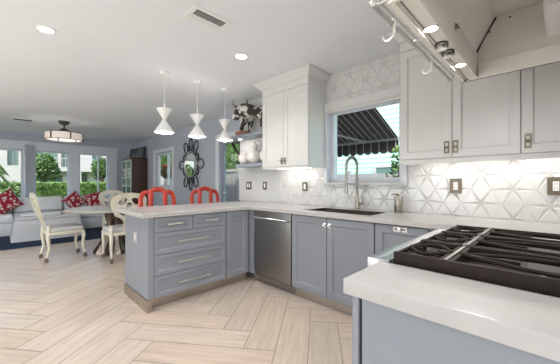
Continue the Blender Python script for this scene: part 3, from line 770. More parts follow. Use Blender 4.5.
# ------------------------------------------------------------------ SHELVES + DECOR
t = thing('floating_shelf', 'upper grey floating shelf carrying the cow sculpture', 'shelf', (-3.1, 2.64, 1.87))
mb = MB(); mb.box(-3.62, -2.725, 2.50, D-.001, 1.868, 1.908, .002); mb.build('board', M_SHELF, t)
mb = MB(); mb.lathe([(.03, -.002), (.03, -.005), (.001, -.005), (.001, -.002)], (-3.47, 2.62, 1.868)); mb.build('puck_lamp', M_LED, t)
lamp('shelf_light', 'AREA', (-3.47, 2.62, 1.858), .35, WARM, .05)
t = thing('floating_shelf', 'lower grey floating shelf carrying the round white vases', 'shelf', (-3.1, 2.64, 1.44))
mb = MB(); mb.box(-3.45, -2.725, 2.52, D-.014, 1.425, 1.472, .002); mb.build('board', M_SHELF, t)
def vase(prof, x, y, z, label):
    mb = MB(); mb.lathe(prof, (x, y, z), 28); tag(mb.build('white_vase', M_VASE, None, True, 60), label, 'vase')
def sph(r, z0=0, n=12, a0=-80, a1=80): return [(r*math.cos(math.radians(a0+(a1-a0)*i/n)), z0+r*math.sin(math.radians(a0+(a1-a0)*i/n))) for i in range(n+1)]
vase(sph(.092, .091), -3.36, 2.62, 1.4735, 'round white ceramic ball vase, leftmost on the lower shelf')
vase(sph(.108, .107, a1=55) + [(.052, .21), (.048, .222)] + sph(.052, .262, a0=-40, a1=80), -3.135, 2.625, 1.4735, 'white gourd-shaped ceramic vase with a small upper bulb')
vase(sph(.10, .099), -2.87, 2.63, 1.4735, 'round white ceramic vase half hidden by the wall cabinet')

def skin_obj(name, verts, edges, radii, m, parent=None, sub=2, root=0):
    me = bpy.data.meshes.new(name); off = wloc(parent)
    me.from_pydata([Vector(v)-off for v in verts], edges, [])
    o = bpy.data.objects.new(name, me); COL.objects.link(o)
    o.modifiers.new('skin', 'SKIN'); 
    sv = me.skin_vertices[0].data if me.skin_vertices else None
    if sv is None:
        bm = bmesh.new(); bm.from_mesh(me); bm.verts.layers.skin.verify(); bm.to_mesh(me); bm.free(); sv = me.skin_vertices[0].data
    for i, r in enumerate(radii):
        sv[i].radius = r if isinstance(r, tuple) else (r, r); sv[i].use_root = (i == root)
    s = o.modifiers.new('sub', 'SUBSURF'); s.levels = sub; s.render_levels = sub
    me.materials.append(m)
    dg = bpy.context.evaluated_depsgraph_get(); dg.update()
    ev = bpy.data.meshes.new_from_object(o.evaluated_get(dg)); o.modifiers.clear(); o.data = ev
    for p in ev.polygons: p.use_smooth = True
    if parent: o.parent = parent
    WL[o.name] = off
    return o
t = thing('cow_sculpture', 'black and white horned cow sculpture on a round reddish base', 'sculpture', (-3.3, 2.62, 1.908))
mb = MB(); mb.lathe([(.115, .0005), (.125, .01), (.13, .045), (.12, .055), (0, .055)], (-3.36, 2.61, 1.908), 28); mb.build('round_base', M_TERRA, t, True)
zb = 1.908
V = [(-3.22, 2.62, zb+.27), (-3.30, 2.61, zb+.30), (-3.36, 2.60, zb+.33), (-3.41, 2.58, zb+.32), (-3.45, 2.555, zb+.25), (-3.475, 2.54, zb+.185),  # trunk, neck, head, snout
     (-3.05, 2.62, zb+.25), (-2.94, 2.625, zb+.24), (-2.90, 2.625, zb+.22),
     (-3.27, 2.58, zb+.18), (-3.33, 2.565, zb+.12), (-3.35, 2.565, zb+.062),
     (-3.27, 2.655, zb+.17), (-3.30, 2.66, zb+.11), (-3.32, 2.66, zb+.062),
     (-2.93, 2.59, zb+.15), (-2.96, 2.585, zb+.08), (-2.94, 2.585, zb+.012),
     (-2.93, 2.66, zb+.15), (-2.96, 2.66, zb+.08), (-2.94, 2.66, zb+.012),
     (-3.41, 2.54, zb+.335), (-3.40, 2.505, zb+.33), (-3.42, 2.625, zb+.345), (-3.42, 2.66, zb+.34)]
V = [(-3.36+(x+3.36)*1.10, 2.61+(y-2.61)*1.25, zb+.055+(z-zb-.055)*1.32 if z > zb+.05 else z) for x, y, z in V]
Ed = [(0, 1), (1, 2), (2, 3), (3, 4), (4, 5), (0, 6), (6, 7), (7, 8), (1, 9), (9, 10), (10, 11), (1, 12), (12, 13), (13, 14), (7, 15), (15, 16), (16, 17), (7, 18), (18, 19), (19, 20), (3, 21), (21, 22), (3, 23), (23, 24)]
Rr = [.088, .088, .070, .066, .052, .042, .088, .078, .04, .042, .026, .03, .042, .026, .03, .045, .024, .026, .045, .024, .026, .018, .012, .018, .012]
skin_obj('body', V, Ed, [q*1.17 for q in Rr], M_COW, t)
for s, (y0, dy) in enumerate(((2.545, -.03), (2.60, .03))):
    mb = MB(); x0 = -3.42 + (.0 if s == 0 else .03)
    sx = -1 if s == 0 else 1
    mb.tube([(x0, y0, zb+.43), (x0+sx*.05, y0+dy, zb+.455), (x0+sx*.08, y0+dy*1.2, zb+.49), (x0+sx*.07, y0+dy*1.2, zb+.53), (x0+sx*.045, y0+dy, zb+.555)], [.024, .021, .017, .012, .005], 10)
    mb.build('horn', M_HORN, t, True)

# ------------------------------------------------------------------ PENDANTS
def pendant(loc, label, proto=None):
    if proto: 
        r = dup(proto, loc, label=label)
    else:
        r = thing('pendant_lamp', label, 'pendant lamp', (0, 0, 0), 'white hourglass pendants over the peninsula'); 
        mb = MB(); mb.lathe([(.055, -.001), (.055, -.022), (.05, -.026), (.0, -.026)], (0, 0, 0)); mb.build('canopy', M_SHADE, r, True)
        mb = MB(); mb.cyl((0, 0, -.024), (0, 0, -.435), .003, n=8); mb.build('cord', M_WPLAST, r, True)
        mb = MB(); mb.lathe([(.0, -.427), (.086, -.427), (.088, -.431), (.014, -.548), (0, -.550)], (0, 0, 0), 36); mb.build('upper_cone', M_SHADE, r, True, 30)
        mb = MB(); mb.lathe([(.0, -.546), (.014, -.548), (.112, -.698), (.109, -.700), (.012, -.556), (.0, -.556)], (0, 0, 0), 36, cap=False); mb.build('lower_cone', M_SHADE, r, True, 30)
        mb = MB(); mb.lathe([(.02, -.60), (.045, -.64), (.052, -.685), (.045, -.708), (.02, -.718), (0, -.72)], (0, 0, 0)); mb.build('bulb', M_BULB, r, True)
        r.location = loc
    lamp('pendant_uplight', 'AREA', (loc[0], loc[1], loc[2]-.42), .22, WARM, .12, (PI, 0, 0))
    lamp('pendant_light', 'POINT', (loc[0], loc[1], loc[2]-.76), 1.5, WARM, .05)
    return r
p0 = pendant((-3.225, 1.345, H), 'white hourglass pendant lamp, leftmost of the three over the peninsula')
pendant((-3.225, 1.762, H), 'white hourglass pendant lamp, middle of the three over the peninsula', p0)
pendant((-3.225, 2.177, H), 'white hourglass pendant lamp, rightmost and closest to the shelves', p0)

# ------------------------------------------------------------------ CEILING FITTINGS
def downlight(x, y, label, e=E_DOWN, vis=True):
    t = thing('downlight', label, 'ceiling light', (x, y, H), 'recessed ceiling lights')
    mb = MB(); mb.lathe([(.075, -.001), (.075, -.006), (.055, -.009), (.055, -.001)], (x, y, H)); a = mb.build('trim_ring', M_WPLAST, t, True)
    mb = MB(); mb.lathe([(.001, -.004), (.055, -.005), (.055, -.001), (.001, -.001)], (x, y, H)); mb.build('lens', M_LED, t, True)
    lamp('downlight_beam', 'AREA', (x, y, H-.012), e, WARM, .11, spread=2.1)
downlight(-3.02, .27, 'round recessed ceiling light at the upper left of the photo')
downlight(-2.256, 1.722, 'round recessed ceiling light right of the air vent')
for x, y in ((-.85, .75), (-1.0, -1.2), (-3.4, -1.4), (-5.6, -1.4), (-8.0, -1.6)):  # unseen downlights added to fill the room with light
    downlight(x, y, 'unseen round recessed ceiling light added for fill')

t = thing('ceiling_vent', 'white rectangular ceiling air vent with dark slots near the camera', 'air vent', (-1.935, 1.147, H))
xa, xb, ya, yb = -2.04, -1.83, .99, 1.305
mb = MB(); mb.plate([(xa, ya), (xb, ya), (xb, yb), (xa, yb)], [[(-1.995, 1.02), (-1.995, 1.275), (-1.865, 1.275), (-1.865, 1.02)]], lambda a, b, o: (a, b, H-o), .001, .010); mb.build('frame', M_WPLAST, t)
mb = MB(); mb.box(-1.995, -1.865, 1.02, 1.275, H-.003, H-.001); mb.build('duct_opening', M_DARK, t)
R_ = Matrix.Rotation(math.radians(35), 3, 'Y')
mb = MB()
for k in range(3): mb.box(-1.995+k*.019, -1.978+k*.019, 1.02, 1.275, H-.0085, H-.0065)
for k in range(3):
    x = -1.922+k*.018
    mb.box(x-.0012, x+.0012, 1.02, 1.275, H-.0095, H-.0070)
mb.build('slat', M_WPLAST, t)
t = thing('ceiling_vent', 'long slotted ceiling air vent near the living room windows', 'air vent', (-7.67, .33, H))
xa, xb, ya, yb = -7.80, -7.54, .16, .50
mb = MB(); mb.plate([(xa, ya), (xb, ya), (xb, yb), (xa, yb)], [[(xa+.05, ya+.03), (xa+.05, yb-.03), (xb-.05, yb-.03), (xb-.05, ya+.03)]], lambda a, b, o: (a, b, H-o), .001, .012); mb.build('frame', M_WPLAST, t)
mb = MB(); mb.box(xa+.05, xb-.05, ya+.03, yb-.03, H-.004, H-.001); mb.build('duct_opening', M_DARK, t)
mb = MB(); 
for k in range(4): mb.box(xa+.07+k*.04, xa+.075+k*.04, ya+.03, yb-.03, H-.012, H-.005)
mb.build('slat', M_FAN, t)

# ceiling fan with drum
fx, fy = -7.31, .95
t = thing('ceiling_fan', 'bronze ceiling fan light with a frosted drum shade in the living room', 'ceiling fan', (fx, fy, H))
mb = MB(); mb.lathe([(.10, -.001), (.10, -.03), (.06, -.07), (.02, -.08), (0, -.08)], (fx, fy, H)); mb.build('canopy', M_FAN, t, True)
mb = MB(); mb.cyl((fx, fy, H-.07), (fx, fy, H-.17), .016); mb.build('rod', M_FAN, t, True)
mb = MB(); mb.lathe([(.02, 0), (.05, -.01), (.10, -.05), (.12, -.08), (.11, -.14), (0, -.14)], (fx, fy, H-.14)); mb.build('motor_housing', M_FAN, t, True)
mb = MB(); mb.lathe([(.310, 0), (.315, 0), (.315, -.135), (.310, -.135)], (fx, fy, H-.245), 48, cap=False); mb.build('drum_shade', M_DRUM, t, True, label='glowing frosted drum shade')
mb = MB()
for z in (-.24, -.385): mb.lathe([(.309, z), (.322, z), (.322, z-.012), (.309, z-.012), (.309, z)], (fx, fy, H), 48, cap=False)
for k in range(6):
    a = k*PI/3+.2; mb.box(fx+.318*math.cos(a)-.012, fx+.318*math.cos(a)+.012, fy+.318*math.sin(a)-.012, fy+.318*math.sin(a)+.012, H-.395, H-.245)
    mb.tube([(fx, fy, H-.25), (fx+.315*math.cos(a), fy+.315*math.sin(a), H-.248)], .006, 6)
mb.build('drum_frame', M_FAN, t, True)
for k in range(4):
    a = k*PI/2+.5; c, s = math.cos(a), math.sin(a)
    mb = MB(); mb.poly([(fx+c*.08-s*.03, fy+s*.08+c*.03, H-.30), (fx+c*.29-s*.06, fy+s*.29+c*.06, H-.295), (fx+c*.29+s*.06, fy+s*.29-c*.06, H-.315), (fx+c*.08+s*.03, fy+s*.08-c*.03, H-.315)])
    r = bmesh.ops.extrude_face_region(mb.bm, geom=list(mb.bm.faces)); bmesh.ops.translate(mb.bm, verts=[v for v in r['geom'] if isinstance(v, bmesh.types.BMVert)], vec=(0, 0, .006))
    mb.build('blade', M_FAN, t)
lamp('fan_light', 'POINT', (fx, fy, H-.45), 4, WARM, .15)

# ------------------------------------------------------------------ RED CHAIRS
def red_chair():
    r = thing('red_chair', '', 'chair', (0, 0, 0), 'red chairs behind the peninsula')   # back at x=0, seat toward +X
    W = .235
    def flat(pts, ra=.019): return pts
    mb = MB()
    def arch(y0, y1, zt, zb_, n=14):
        return [(-.01, y0, zb_)] + [(-.03*math.sin(PI*i/n), (y0+y1)/2-(y1-y0)/2*math.cos(PI*i/n), zb_+.12+(zt-zb_-.12)*math.sin(PI*i/n)) for i in range(n+1)] + [(-.01, y1, zb_)]
    mb.tube(arch(-.10, .10, 1.10, .93), .018, 10, sx=2.0, sy=1.0, ref=(1, 0, 0))
    mb.build('center_arch', M_RED, r, True)
    for s in (-1, 1):
        mb = MB(); n = 10
        pts = [(-.012, s*.095, 1.03)] + [(-.018, s*(.105+.10*(i/n)), 1.038+.022*math.sin(PI*i/n*.9)) for i in range(1, n)] + [(-.015, s*.220, 1.015), (-.012, s*W, .96), (-.008, s*W, .88), (0, s*.215, .62)]
        mb.tube(pts, .018, 10, sx=1.8, sy=1.0, ref=(1, 0, 0)); mb.build('side_arch', M_RED, r, True)
    for s in (-1, 1):
        mb = MB(); mb.tube([(-.01, s*.105, .94), (0, s*.095, .80), (.005, s*.08, .64)], .018, 8, sx=1.9, ref=(1, 0, 0)); mb.build('back_spindle', M_RED, r, True)
    mb = MB(); mb.box(-.02, .42, -.225, .225, .58, .62, .012); mb.build('seat_frame', M_RED, r, True)
    mb = MB(); mb.box(.0, .41, -.21, .21, .62, .66, .018, seg=3); mb.build('seat_cushion', M_SEAT, r, True)
    for x, y in ((0, -.2), (0, .2), (.39, -.2), (.39, .2)):
        mb = MB(); mb.tube([(x, y, .58), (x*.98, y*.98, .3), (x+(.02 if x else -.04), y*1.05, .0)], [.021, .018, .014], 8); mb.build('leg', M_RED, r, True)
    mb = MB(); mb.tube([(.4, -.2, .22), (.4, .2, .22)], .010, 8); mb.build('footrest', M_RED, r, True)
    return r
rc = red_chair(); rc['label'] = 'red arched-back chair behind the peninsula, left of the two'
rc.location = (-4.05, 1.602, 0)
dup(rc, (-4.05, 2.360, 0), label='red arched-back chair behind the peninsula, under the wall mirror')

# ------------------------------------------------------------------ DINING TABLE + CREAM CHAIRS
tx, ty = -5.47, 1.42
t = thing('dining_table', 'round cream dining table on a flared metal pedestal', 'table', (tx, ty, 0))
mb = MB(); mb.lathe([(.0, .725), (.62, .725), (.69, .735), (.71, .75), (.70, .762), (0, .762)], (tx, ty, 0), 56); mb.build('tabletop', mat('pale_table_top', (.62, .58, .52), .35, noise=.06, nscale=6), t, True)
mb = MB(); n = 40
def fl(r, z, k): return [mb.bm.verts.new((tx+math.cos(2*PI*i/n)*r*(1+k*math.cos(10*2*PI*i/n)), ty+math.sin(2*PI*i/n)*r*(1+k*math.cos(10*2*PI*i/n)), z)) for i in range(n)]
mb.loft([fl(.30, 0, .08), fl(.29, .04, .10), fl(.20, .18, .14), fl(.13, .36, .14), fl(.11, .5, .1), fl(.15, .66, .08), fl(.22, .724, .02)])
mb.build('pedestal', mat('pedestal_metal', (.20, .16, .13), .25, .9, noise=.3, nscale=8), t, True, 60)

def cream_chair():
    r = thing('dining_chair', '', 'chair', (0, 0, 0), 'cream scroll-back dining chairs')     # seat centre at origin, back at y=-.22, faces +Y
    tilt = lambda a, b, o: (a, -.215-o-max(0, b-.48)*.30-.02*math.sin((b-.48)*6), b)
    def smoothpoly(pts, n=4):
        out = []; m = len(pts)
        for i in range(m):
            p0, p1, p2, p3 = (Vector(pts[(i+k-1) % m]) for k in range(4))
            for j in range(n):
                u = j/n; q = .5*((2*p1)+(-p0+p2)*u+(2*p0-5*p1+4*p2-p3)*u*u+(-p0+3*p1-3*p2+p3)*u**3); out.append((q.x, q.y))
        return out
    half = [(.03, .44), (.05, .50), (.05, .60), (.10, .66), (.17, .70), (.20, .76), (.235, .83), (.245, .92), (.215, .99), (.13, 1.03), (.0, 1.045)]
    outer = smoothpoly([(-x, z) for x, z in half[::-1]][1:] and ([(-x, z) for x, z in half] + [(x, z) for x, z in half[::-1]][1:]))
    h1 = smoothpoly([(-.15, .90), (-.10, .965), (-.03, .955), (-.05, .90), (-.10, .86)])
    h2 = [(-x, z) for x, z in h1][::-1]
    h3 = smoothpoly([(-.17, .82), (-.09, .81), (-.035, .76), (-.05, .70), (-.12, .735)])
    h4 = [(-x, z) for x, z in h3][::-1]
    h5 = smoothpoly([(0, .90), (.045, .86), (0, .80), (-.045, .86)])
    mb = MB(); mb.plate(outer, [h1, h2, h3, h4, h5], tilt, -.014, .014); mb.build('back_splat', M_CREAM, r, True, 50, label='scrolled openwork back')
    mb = MB(); mb.box(-.235, .235, -.235, .235, .395, .445, .018, seg=3); mb.build('seat_rail', M_CREAM, r, True)
    mb = MB(); mb.box(-.225, .225, -.20, .225, .445, .51, .03, seg=4); mb.build('seat_cushion', M_SEAT, r, True, 60)
    for x, y in ((-.205, -.215), (.205, -.215), (-.205, .215), (.205, .215)):
        sy = 1 if y > 0 else -1
        top = .44 if y > 0 else .55
        mb = MB(); mb.tube([(x, y, top), (x, y+.012*sy, .36), (x, y-.005*sy, .20), (x, y+.03*sy, .06)], [.026, .027, .019, .017], 8); l = mb.build('leg', M_CREAM, r, True)
        mb = MB(); mb.cyl((x, y+.03*sy, .045), (x, y+.03*sy, .072), .018, n=10); mb.cyl((x-.016, y+.03*sy, .0275), (x+.016, y+.03*sy, .0275), .027, n=14); mb.build('caster', M_CASTER, l, True)
    return r
cc = cream_chair(); cc['label'] = 'cream dining chair with grey seat seen from the side, left of the table'
cc.location = (-5.62, .72, 0); cc.rotation_euler = (0, 0, math.radians(4))
dup(cc, (-4.90, 1.37, 0), math.radians(90), 'cream scroll-back dining chair seen from behind, nearest the peninsula')
dup(cc, (-6.14, 1.68, 0), math.radians(-83), 'cream dining chair at the far side of the round table')

# ------------------------------------------------------------------ LIVING ROOM
mb = MB(); mb.box(-9.6, -6.93, -1.3, 2.3, .001, .014, .004); tag(mb.build('area_rug', M_RUG, smooth=True), 'dark navy blue area rug under the sofa and ottoman', 'rug')
t = thing('sofa', 'long white slipcovered sofa below the living room windows', 'sofa', (-9.1, .7, .015))
def pad(mb, x0, x1, y0, y1, z0, z1, bv): mb.box(x0, x1, y0, y1, z0, z1, bv, seg=4)
mb = MB(); mb.box(-9.60, -8.56, -.95, 2.35, .0155, .30, .03, seg=3); mb.build('skirted_base', M_SOFA, t, True)
mb = MB(); pad(mb, -9.62, -9.38, -.95, 2.35, .30, .74, .07); mb.build('back_frame', M_SOFA, t, True, 60)
for y0, y1 in ((-.95, -.75), (2.15, 2.35)):
    mb = MB(); pad(mb, -9.45, -8.58, y0, y1, .28, .60, .06); mb.build('arm', M_SOFA, t, True, 60)
for k in range(3):
    y0 = -.74+k*.963
    mb = MB(); pad(mb, -9.40, -8.54, y0, y0+.955, .30, .48, .05); mb.build('seat_cushion', M_SOFA, t, True, 60)
    mb = MB(); mb.box(-9.36, -9.16, y0+.01, y0+.945, .48, .84, .075, seg=4, rot=Matrix.Rotation(math.radians(-9), 3, 'Y')); mb.build('back_cushion', M_SOFA, t, True, 60)
# ottoman
t = thing('ottoman', 'grey slipcovered ottoman with flared skirt in front of the sofa', 'ottoman', (-7.95, .75, .015))
mb = MB(); R = []
for z, e in ((.0155, .05), (.15, .035), (.30, .015), (.40, .0), (.425, -.015), (.43, -.05)):
    x0, x1, y0, y1 = -8.38-e, -7.60+e, .20-e, 1.30+e; q = .05; P_ = []
    for cx, cy, a0 in ((x1-q, y1-q, 0), (x0+q, y1-q, 90), (x0+q, y0+q, 180), (x1-q, y0+q, 270)):
        for i in range(5):
            a = math.radians(a0+i*22.5); P_.append(mb.bm.verts.new((cx+q*math.cos(a), cy+q*math.sin(a), z)))
    R.append(P_)
mb.loft(R); mb.build('skirt', M_OTT, t, True, 50)
mb = MB(); pad(mb, -8.36, -7.62, .22, 1.28, .43, .50, .03); mb.build('top_cushion', M_OTT, t, True, 60)
mb = MB(); pad(mb, -8.28, -7.74, .30, .95, .5005, .545, .02); tag(mb.build('folded_throw', M_THROW, smooth=True), 'folded white throw lying on the ottoman', 'throw')
mb = MB(); mb.box(-8.10, -7.86, .98, 1.20, .5005, .515, .003); tag(mb.build('magazine', M_MAG), 'pinkish magazine lying on the ottoman beside the throw', 'magazine')

def pillow(loc, rot, label, s=.46):
    mb = MB(); n = 14; V = {}
    for side in (1, -1):
        for i in range(n+1):
            for j in range(n+1):
                u, v = i/n*2-1, j/n*2-1
                if side == -1 and (abs(u) == 1 or abs(v) == 1): V[side, i, j] = V[1, i, j]; continue
                pin = 1-.10*(1-abs(u)**2)*(abs(v)**4) ; pin2 = 1-.10*(1-abs(v)**2)*(abs(u)**4)
                th = .085*((1-u*u)*(1-v*v))**.45
                V[side, i, j] = mb.bm.verts.new((u*s/2*pin2, side*th, v*s/2*pin))
        for i in range(n):
            for j in range(n):
                q = [V[side, i, j], V[side, i+1, j], V[side, i+1, j+1], V[side, i, j+1]]
                mb.bm.faces.new(q if side == 1 else q[::-1])
    o = mb.build('throw_pillow', M_PILLOW, None, True, 80); o.location = loc; o.rotation_euler = rot
    tag(o, label, 'pillow', 'red patterned sofa pillows'); return o
pillow((-8.98, .10, .76), (math.radians(8), math.radians(30), math.radians(-80)), 'red floral pillow leaning on the sofa at the left edge of the photo', .46)
pillow((-8.98, 1.38, .72), (math.radians(8), math.radians(38), math.radians(-85)), 'red floral pillow, left one of the pair below the right window', .40)
pillow((-8.93, 1.82, .72), (math.radians(8), math.radians(12), math.radians(-95)), 'red floral pillow, right one of the pair below the right window', .42)

# vertical blinds stack
mb = MB()
for k in range(7): mb.box(-9.86, -9.80, .455+k*.028, .462+k*.028, .40, 2.2, rot=Matrix.Rotation(math.radians(25), 3, 'Z'))
mb.box(-9.865, -9.80, .45, .65, 2.2, 2.235)
tag(mb.build('vertical_blinds', M_TRIM), 'stacked pale vertical blinds between the left living room windows', 'blinds')

# hutch
hx0, hx1, hy0, hy1 = -9.29, -8.456, 2.59, 3.035
t = thing('hutch', 'dark mahogany hutch with white glass doors in the far corner', 'hutch', (-8.87, 2.81, 0))
mb = MB(); mb.box(hx0, hx1, hy0+.02, hy1, .0, 1.86, .004); mb.box(hx0-.02, hx1+.02, hy0-.01, hy1, 1.86, 1.90, .006); mb.box(hx0-.01, hx1+.01, hy0, hy1, 0, .10, .004); mb.build('carcass', M_WOOD, t)
F = Face('y-', hy0+.02)
M_PWH = mat('white_painted_mullion', (.62, .63, .62), .4, noise=.03)
for a0, a1 in ((hx0+.01, (hx0+hx1)/2-.002), ((hx0+hx1)/2+.002, hx1-.01)):
    mb = MB(); w = .035; holes = []
    for r_ in range(4):
        z0 = .85+w+r_*.24; holes.append([(a0+w, z0), (a0+w, z0+.24-w), (a1-w, z0+.24-w), (a1-w, z0)])
    mb.plate([(a0, .85), (a1, .85), (a1, 1.845), (a0, 1.845)], holes, lambda p, q, o: F.p(p, q, o), .001, .022)
    d = mb.build('glass_door', M_PWH, t, label='white glazed door')
    mb = MB(); F.box(mb, a0+.02, a1-.02, .87, 1.83, .006, .010); mb.build('pane', M_OWIN, d)
    mb = MB(); F.box(mb, a0, a1, .12, .84, .001, .02, .003); mb.build('lower_door', M_WOOD, t)
# things on the hutch
t = thing('leaning_picture', 'dark framed picture leaning against the wall on top of the hutch', 'picture', (-8.7, 2.9, 1.9))
y0, y1, zb, zt = 2.70, 3.03, 1.9015, 2.235
rot = Matrix.Rotation(math.radians(-18), 3, 'Z')
mb = MB(); pl = [(2.66, 1.93), (2.66, 1.902), (3.02, 1.902), (3.02, 1.93)]
# picture stands roughly facing the camera
mb = MB(); mp = lambda a, b, o: (-8.88+a*.86+o*.5+(b-1.902)*-.05, 2.70+a*.50-o*.86+(b-1.902)*.10, b)
mb.plate([(0, 1.902), (.5, 1.902), (.5, 2.24), (0, 2.17)], [[(.03, 1.93), (.03, 2.145), (.47, 2.21), (.47, 1.93)]], mp, 0, .025); mb.build('frame', M_DARK, t)
mb = MB(); mb.plate([(.02, 1.92), (.48, 1.92), (.48, 2.22), (.02, 2.155)], [], mp, .005, .012); mb.build('print', M_PIC, t)
mb = MB(); mb.lathe([(.06, .0), (.09, .03), (.10, .07), (.07, .13), (.03, .16), (.0, .165)], (-9.05, 2.75, 1.9012)); tag(mb.build('ginger_jar', mat('grey_glaze', (.40, .43, .46), .3, noise=.3, nscale=18), None, True), 'pale grey lidded jar on top of the hutch', 'jar')

# mirror
mx, mz = -5.82, 1.605
t = thing('wall_mirror', 'oval wall mirror framed by black looping petals', 'mirror', (mx, D2-.02, mz))
my = D2-.03
mb = MB(); R = [[mb.bm.verts.new((mx+math.cos(2*PI*i/40)*.26, y, mz+math.sin(2*PI*i/40)*.27)) for i in range(40)] for y in (my-.006, my+.004)]
mb.loft(R); mb.build('glass', M_MIRROR, t)
mb = MB(); mb.tube([(mx+math.cos(2*PI*i/48)*.275, my-.008, mz+math.sin(2*PI*i/48)*.285) for i in range(48)], .017, 8, closed=True); mb.build('oval_rim', mat('silver_rim', (.55, .55, .52), .3, .8, noise=.1), t, True)
def petal(ang, L, W, r0=.27):
    mb = MB(); c, s = math.cos(ang), math.sin(ang); pts = []
    for i in range(28):
        q = 2*PI*i/28; u = r0+L/2-L/2*math.cos(q); v = W/2*math.sin(q)*(.55+.45*(1-math.cos(q))/2+.2)
        pts.append((mx+c*u-s*v, my, mz+s*u+c*v))
    mb.tube(pts, .0125, 8, closed=True, ref=(0, 1, 0)); mb.build('petal', M_BLACK, t, True, label='black looping petal')
for a, L, W in ((90, .31, .13), (270, .31, .13), (60, .30, .17), (120, .30, .17), (240, .30, .17), (300, .30, .17), (0, .29, .20), (180, .29, .20), (75, .15, .10), (105, .15, .10), (255, .15, .10), (285, .15, .10), (30, .12, .13), (150, .12, .13), (210, .12, .13), (330, .12, .13)):
    petal(math.radians(a), L, W)
mb = MB()
for q in (-1, 1): mb.cyl((mx+q*.15, my, mz), (mx+q*.15, D2, mz), .012, n=8)
mb.build('mount', M_BLACK, t)

# ------------------------------------------------------------------ OUTDOORS
mb = MB(); mb.box(-60, 30, -30, 40, -.25, -.12); struct(mb.build('lawn_ground', M_LAWN))
mb = MB(); mb.box(-9, 3, 3.2, 9, -.12, -.02); struct(mb.build('patio_ground', M_PATIO))

def leafball(mb, c, rx, ry, rz, n, sz, rnd):
    for _ in range(n):
        th = rnd.random()*2*PI; ph = math.acos(rnd.uniform(-1, 1)); k = rnd.uniform(.72, 1.0)
        p = Vector((c[0]+rx*k*math.sin(ph)*math.cos(th), c[1]+ry*k*math.sin(ph)*math.sin(th), c[2]+rz*k*math.cos(ph)))
        a = Vector((rnd.uniform(-1, 1), rnd.uniform(-1, 1), rnd.uniform(-1, 1))).normalized(); b = a.cross(Vector((rnd.uniform(-1, 1), rnd.uniform(-1, 1), rnd.uniform(-1, 1)))).normalized()
        s = sz*rnd.uniform(.6, 1.3)
        mb.poly([p-a*s, p+b*s*.45, p+a*s, p-b*s*.45])
rnd = random.Random(3)
# hedge
mb = MB(); mb.box(-15.6, -14.6, -9, 6.3, -.12, 1.22, .12, seg=2)
for _ in range(6000):
    y = rnd.uniform(-7, 6.3); z = rnd.uniform(-.05, 1.26); x = -14.58 if z < 1.2 else rnd.uniform(-15.5, -14.6)
    p = Vector((x+rnd.uniform(-.03, .06), y, z)); a = Vector((rnd.uniform(-1, 1), rnd.uniform(-1, 1), rnd.uniform(-1, 1))).normalized(); b = a.cross(Vector((.3, .8, .5))).normalized(); s = .07
    mb.poly([p-a*s, p+b*s*.5, p+a*s, p-b*s*.5])
tag(mb.build('clipped_hedge', M_LEAF2), 'clipped green hedge across the lawn beyond the living room windows', 'hedge')
def tree(x, y, h, rx, rz, label, n=1400, sz=.22, m=None, trunk=.12):
    t = thing('garden_tree', label, 'tree', (x, y, -.12))
    mb = MB(); mb.tube([(x, y, -.12), (x+.1, y+.05, h*.4), (x, y, h*.75)], [trunk, trunk*.8, trunk*.4], 8)
    for k in range(5):
        a = k*1.3; mb.tube([(x, y, h*.45), (x+math.cos(a)*rx*.6, y+math.sin(a)*rx*.6, h*.8)], [trunk*.5, trunk*.2], 6)
    mb.build('trunk', M_BARK, t, True)
    mb = MB(); 
    for k in range(5):
        a = k*1.26; leafball(mb, (x+math.cos(a)*rx*.4, y+math.sin(a)*rx*.4, h*.72+rnd.uniform(-.3, .3)*rz), rx*.7, rx*.7, rz*.75, n//5, sz, rnd)
    mb.build('crown', m or M_LEAF, t)
mb = MB(); mb.box(-14, 3, -8.4, -7.4, -.12, 2.6, .15, seg=2); leaf = M_LEAF2
tag(mb.build('clipped_hedge', M_LEAF2), 'tall green hedge outside the front windows, behind the camera', 'hedge')
# positions are in the garden beyond the hedge
tree(-17.2, 1.42, 2.75, .62, .75, 'bushy dark green tree seen through the middle living room window', 2200, .085)
tree(-16.9, 3.78, 2.6, .48, .65, 'small leafy tree seen through the right living room window', 1700, .075, trunk=.06)
t = thing('palm_tree', 'drooping palm-like tree seen through the left living room window', 'tree', (-13.3, -.9, -.12))
mb = MB(); mb.tube([(-13.3, -.9, -.12), (-13.27, -.88, 1.1), (-13.3, -.9, 1.75)], [.1, .08, .07], 8); mb.build('trunk', M_BARK, t, True)
for k in range(16):
    a = k*2*PI/16+.1; up = .45+.3*(k % 3); mb = MB(); pts = [Vector((-13.3, -.9, 1.75))+Vector((math.cos(a)*1.15*u, math.sin(a)*1.15*u, up*u*1.6-1.9*u*u)) for u in [i/8 for i in range(9)]]
    mb.tube(pts, .012, 4)
    for i in range(1, 9):
        for q in range(3):
            for s in (-1, 1):
                p = pts[i-1].lerp(pts[i], q/3); d = Vector((-math.sin(a), math.cos(a), 0))*s; L = .34*(1-.06*i)
                mb.poly([p, p+d*L*.5+Vector((math.cos(a)*.06, math.sin(a)*.06, -.03)), p+d*L+Vector((math.cos(a)*.12, math.sin(a)*.12, -.22)), p+d*L*.5+Vector((0, 0, -.08))])
    mb.build('frond', M_PALM, t)
mb = MB(); leafball(mb, (-12.0, .35, .50), .4, .5, .60, 1500, .07, rnd); tag(mb.build('garden_bush', M_PALM), 'light green bush low in the left living room window', 'bush')

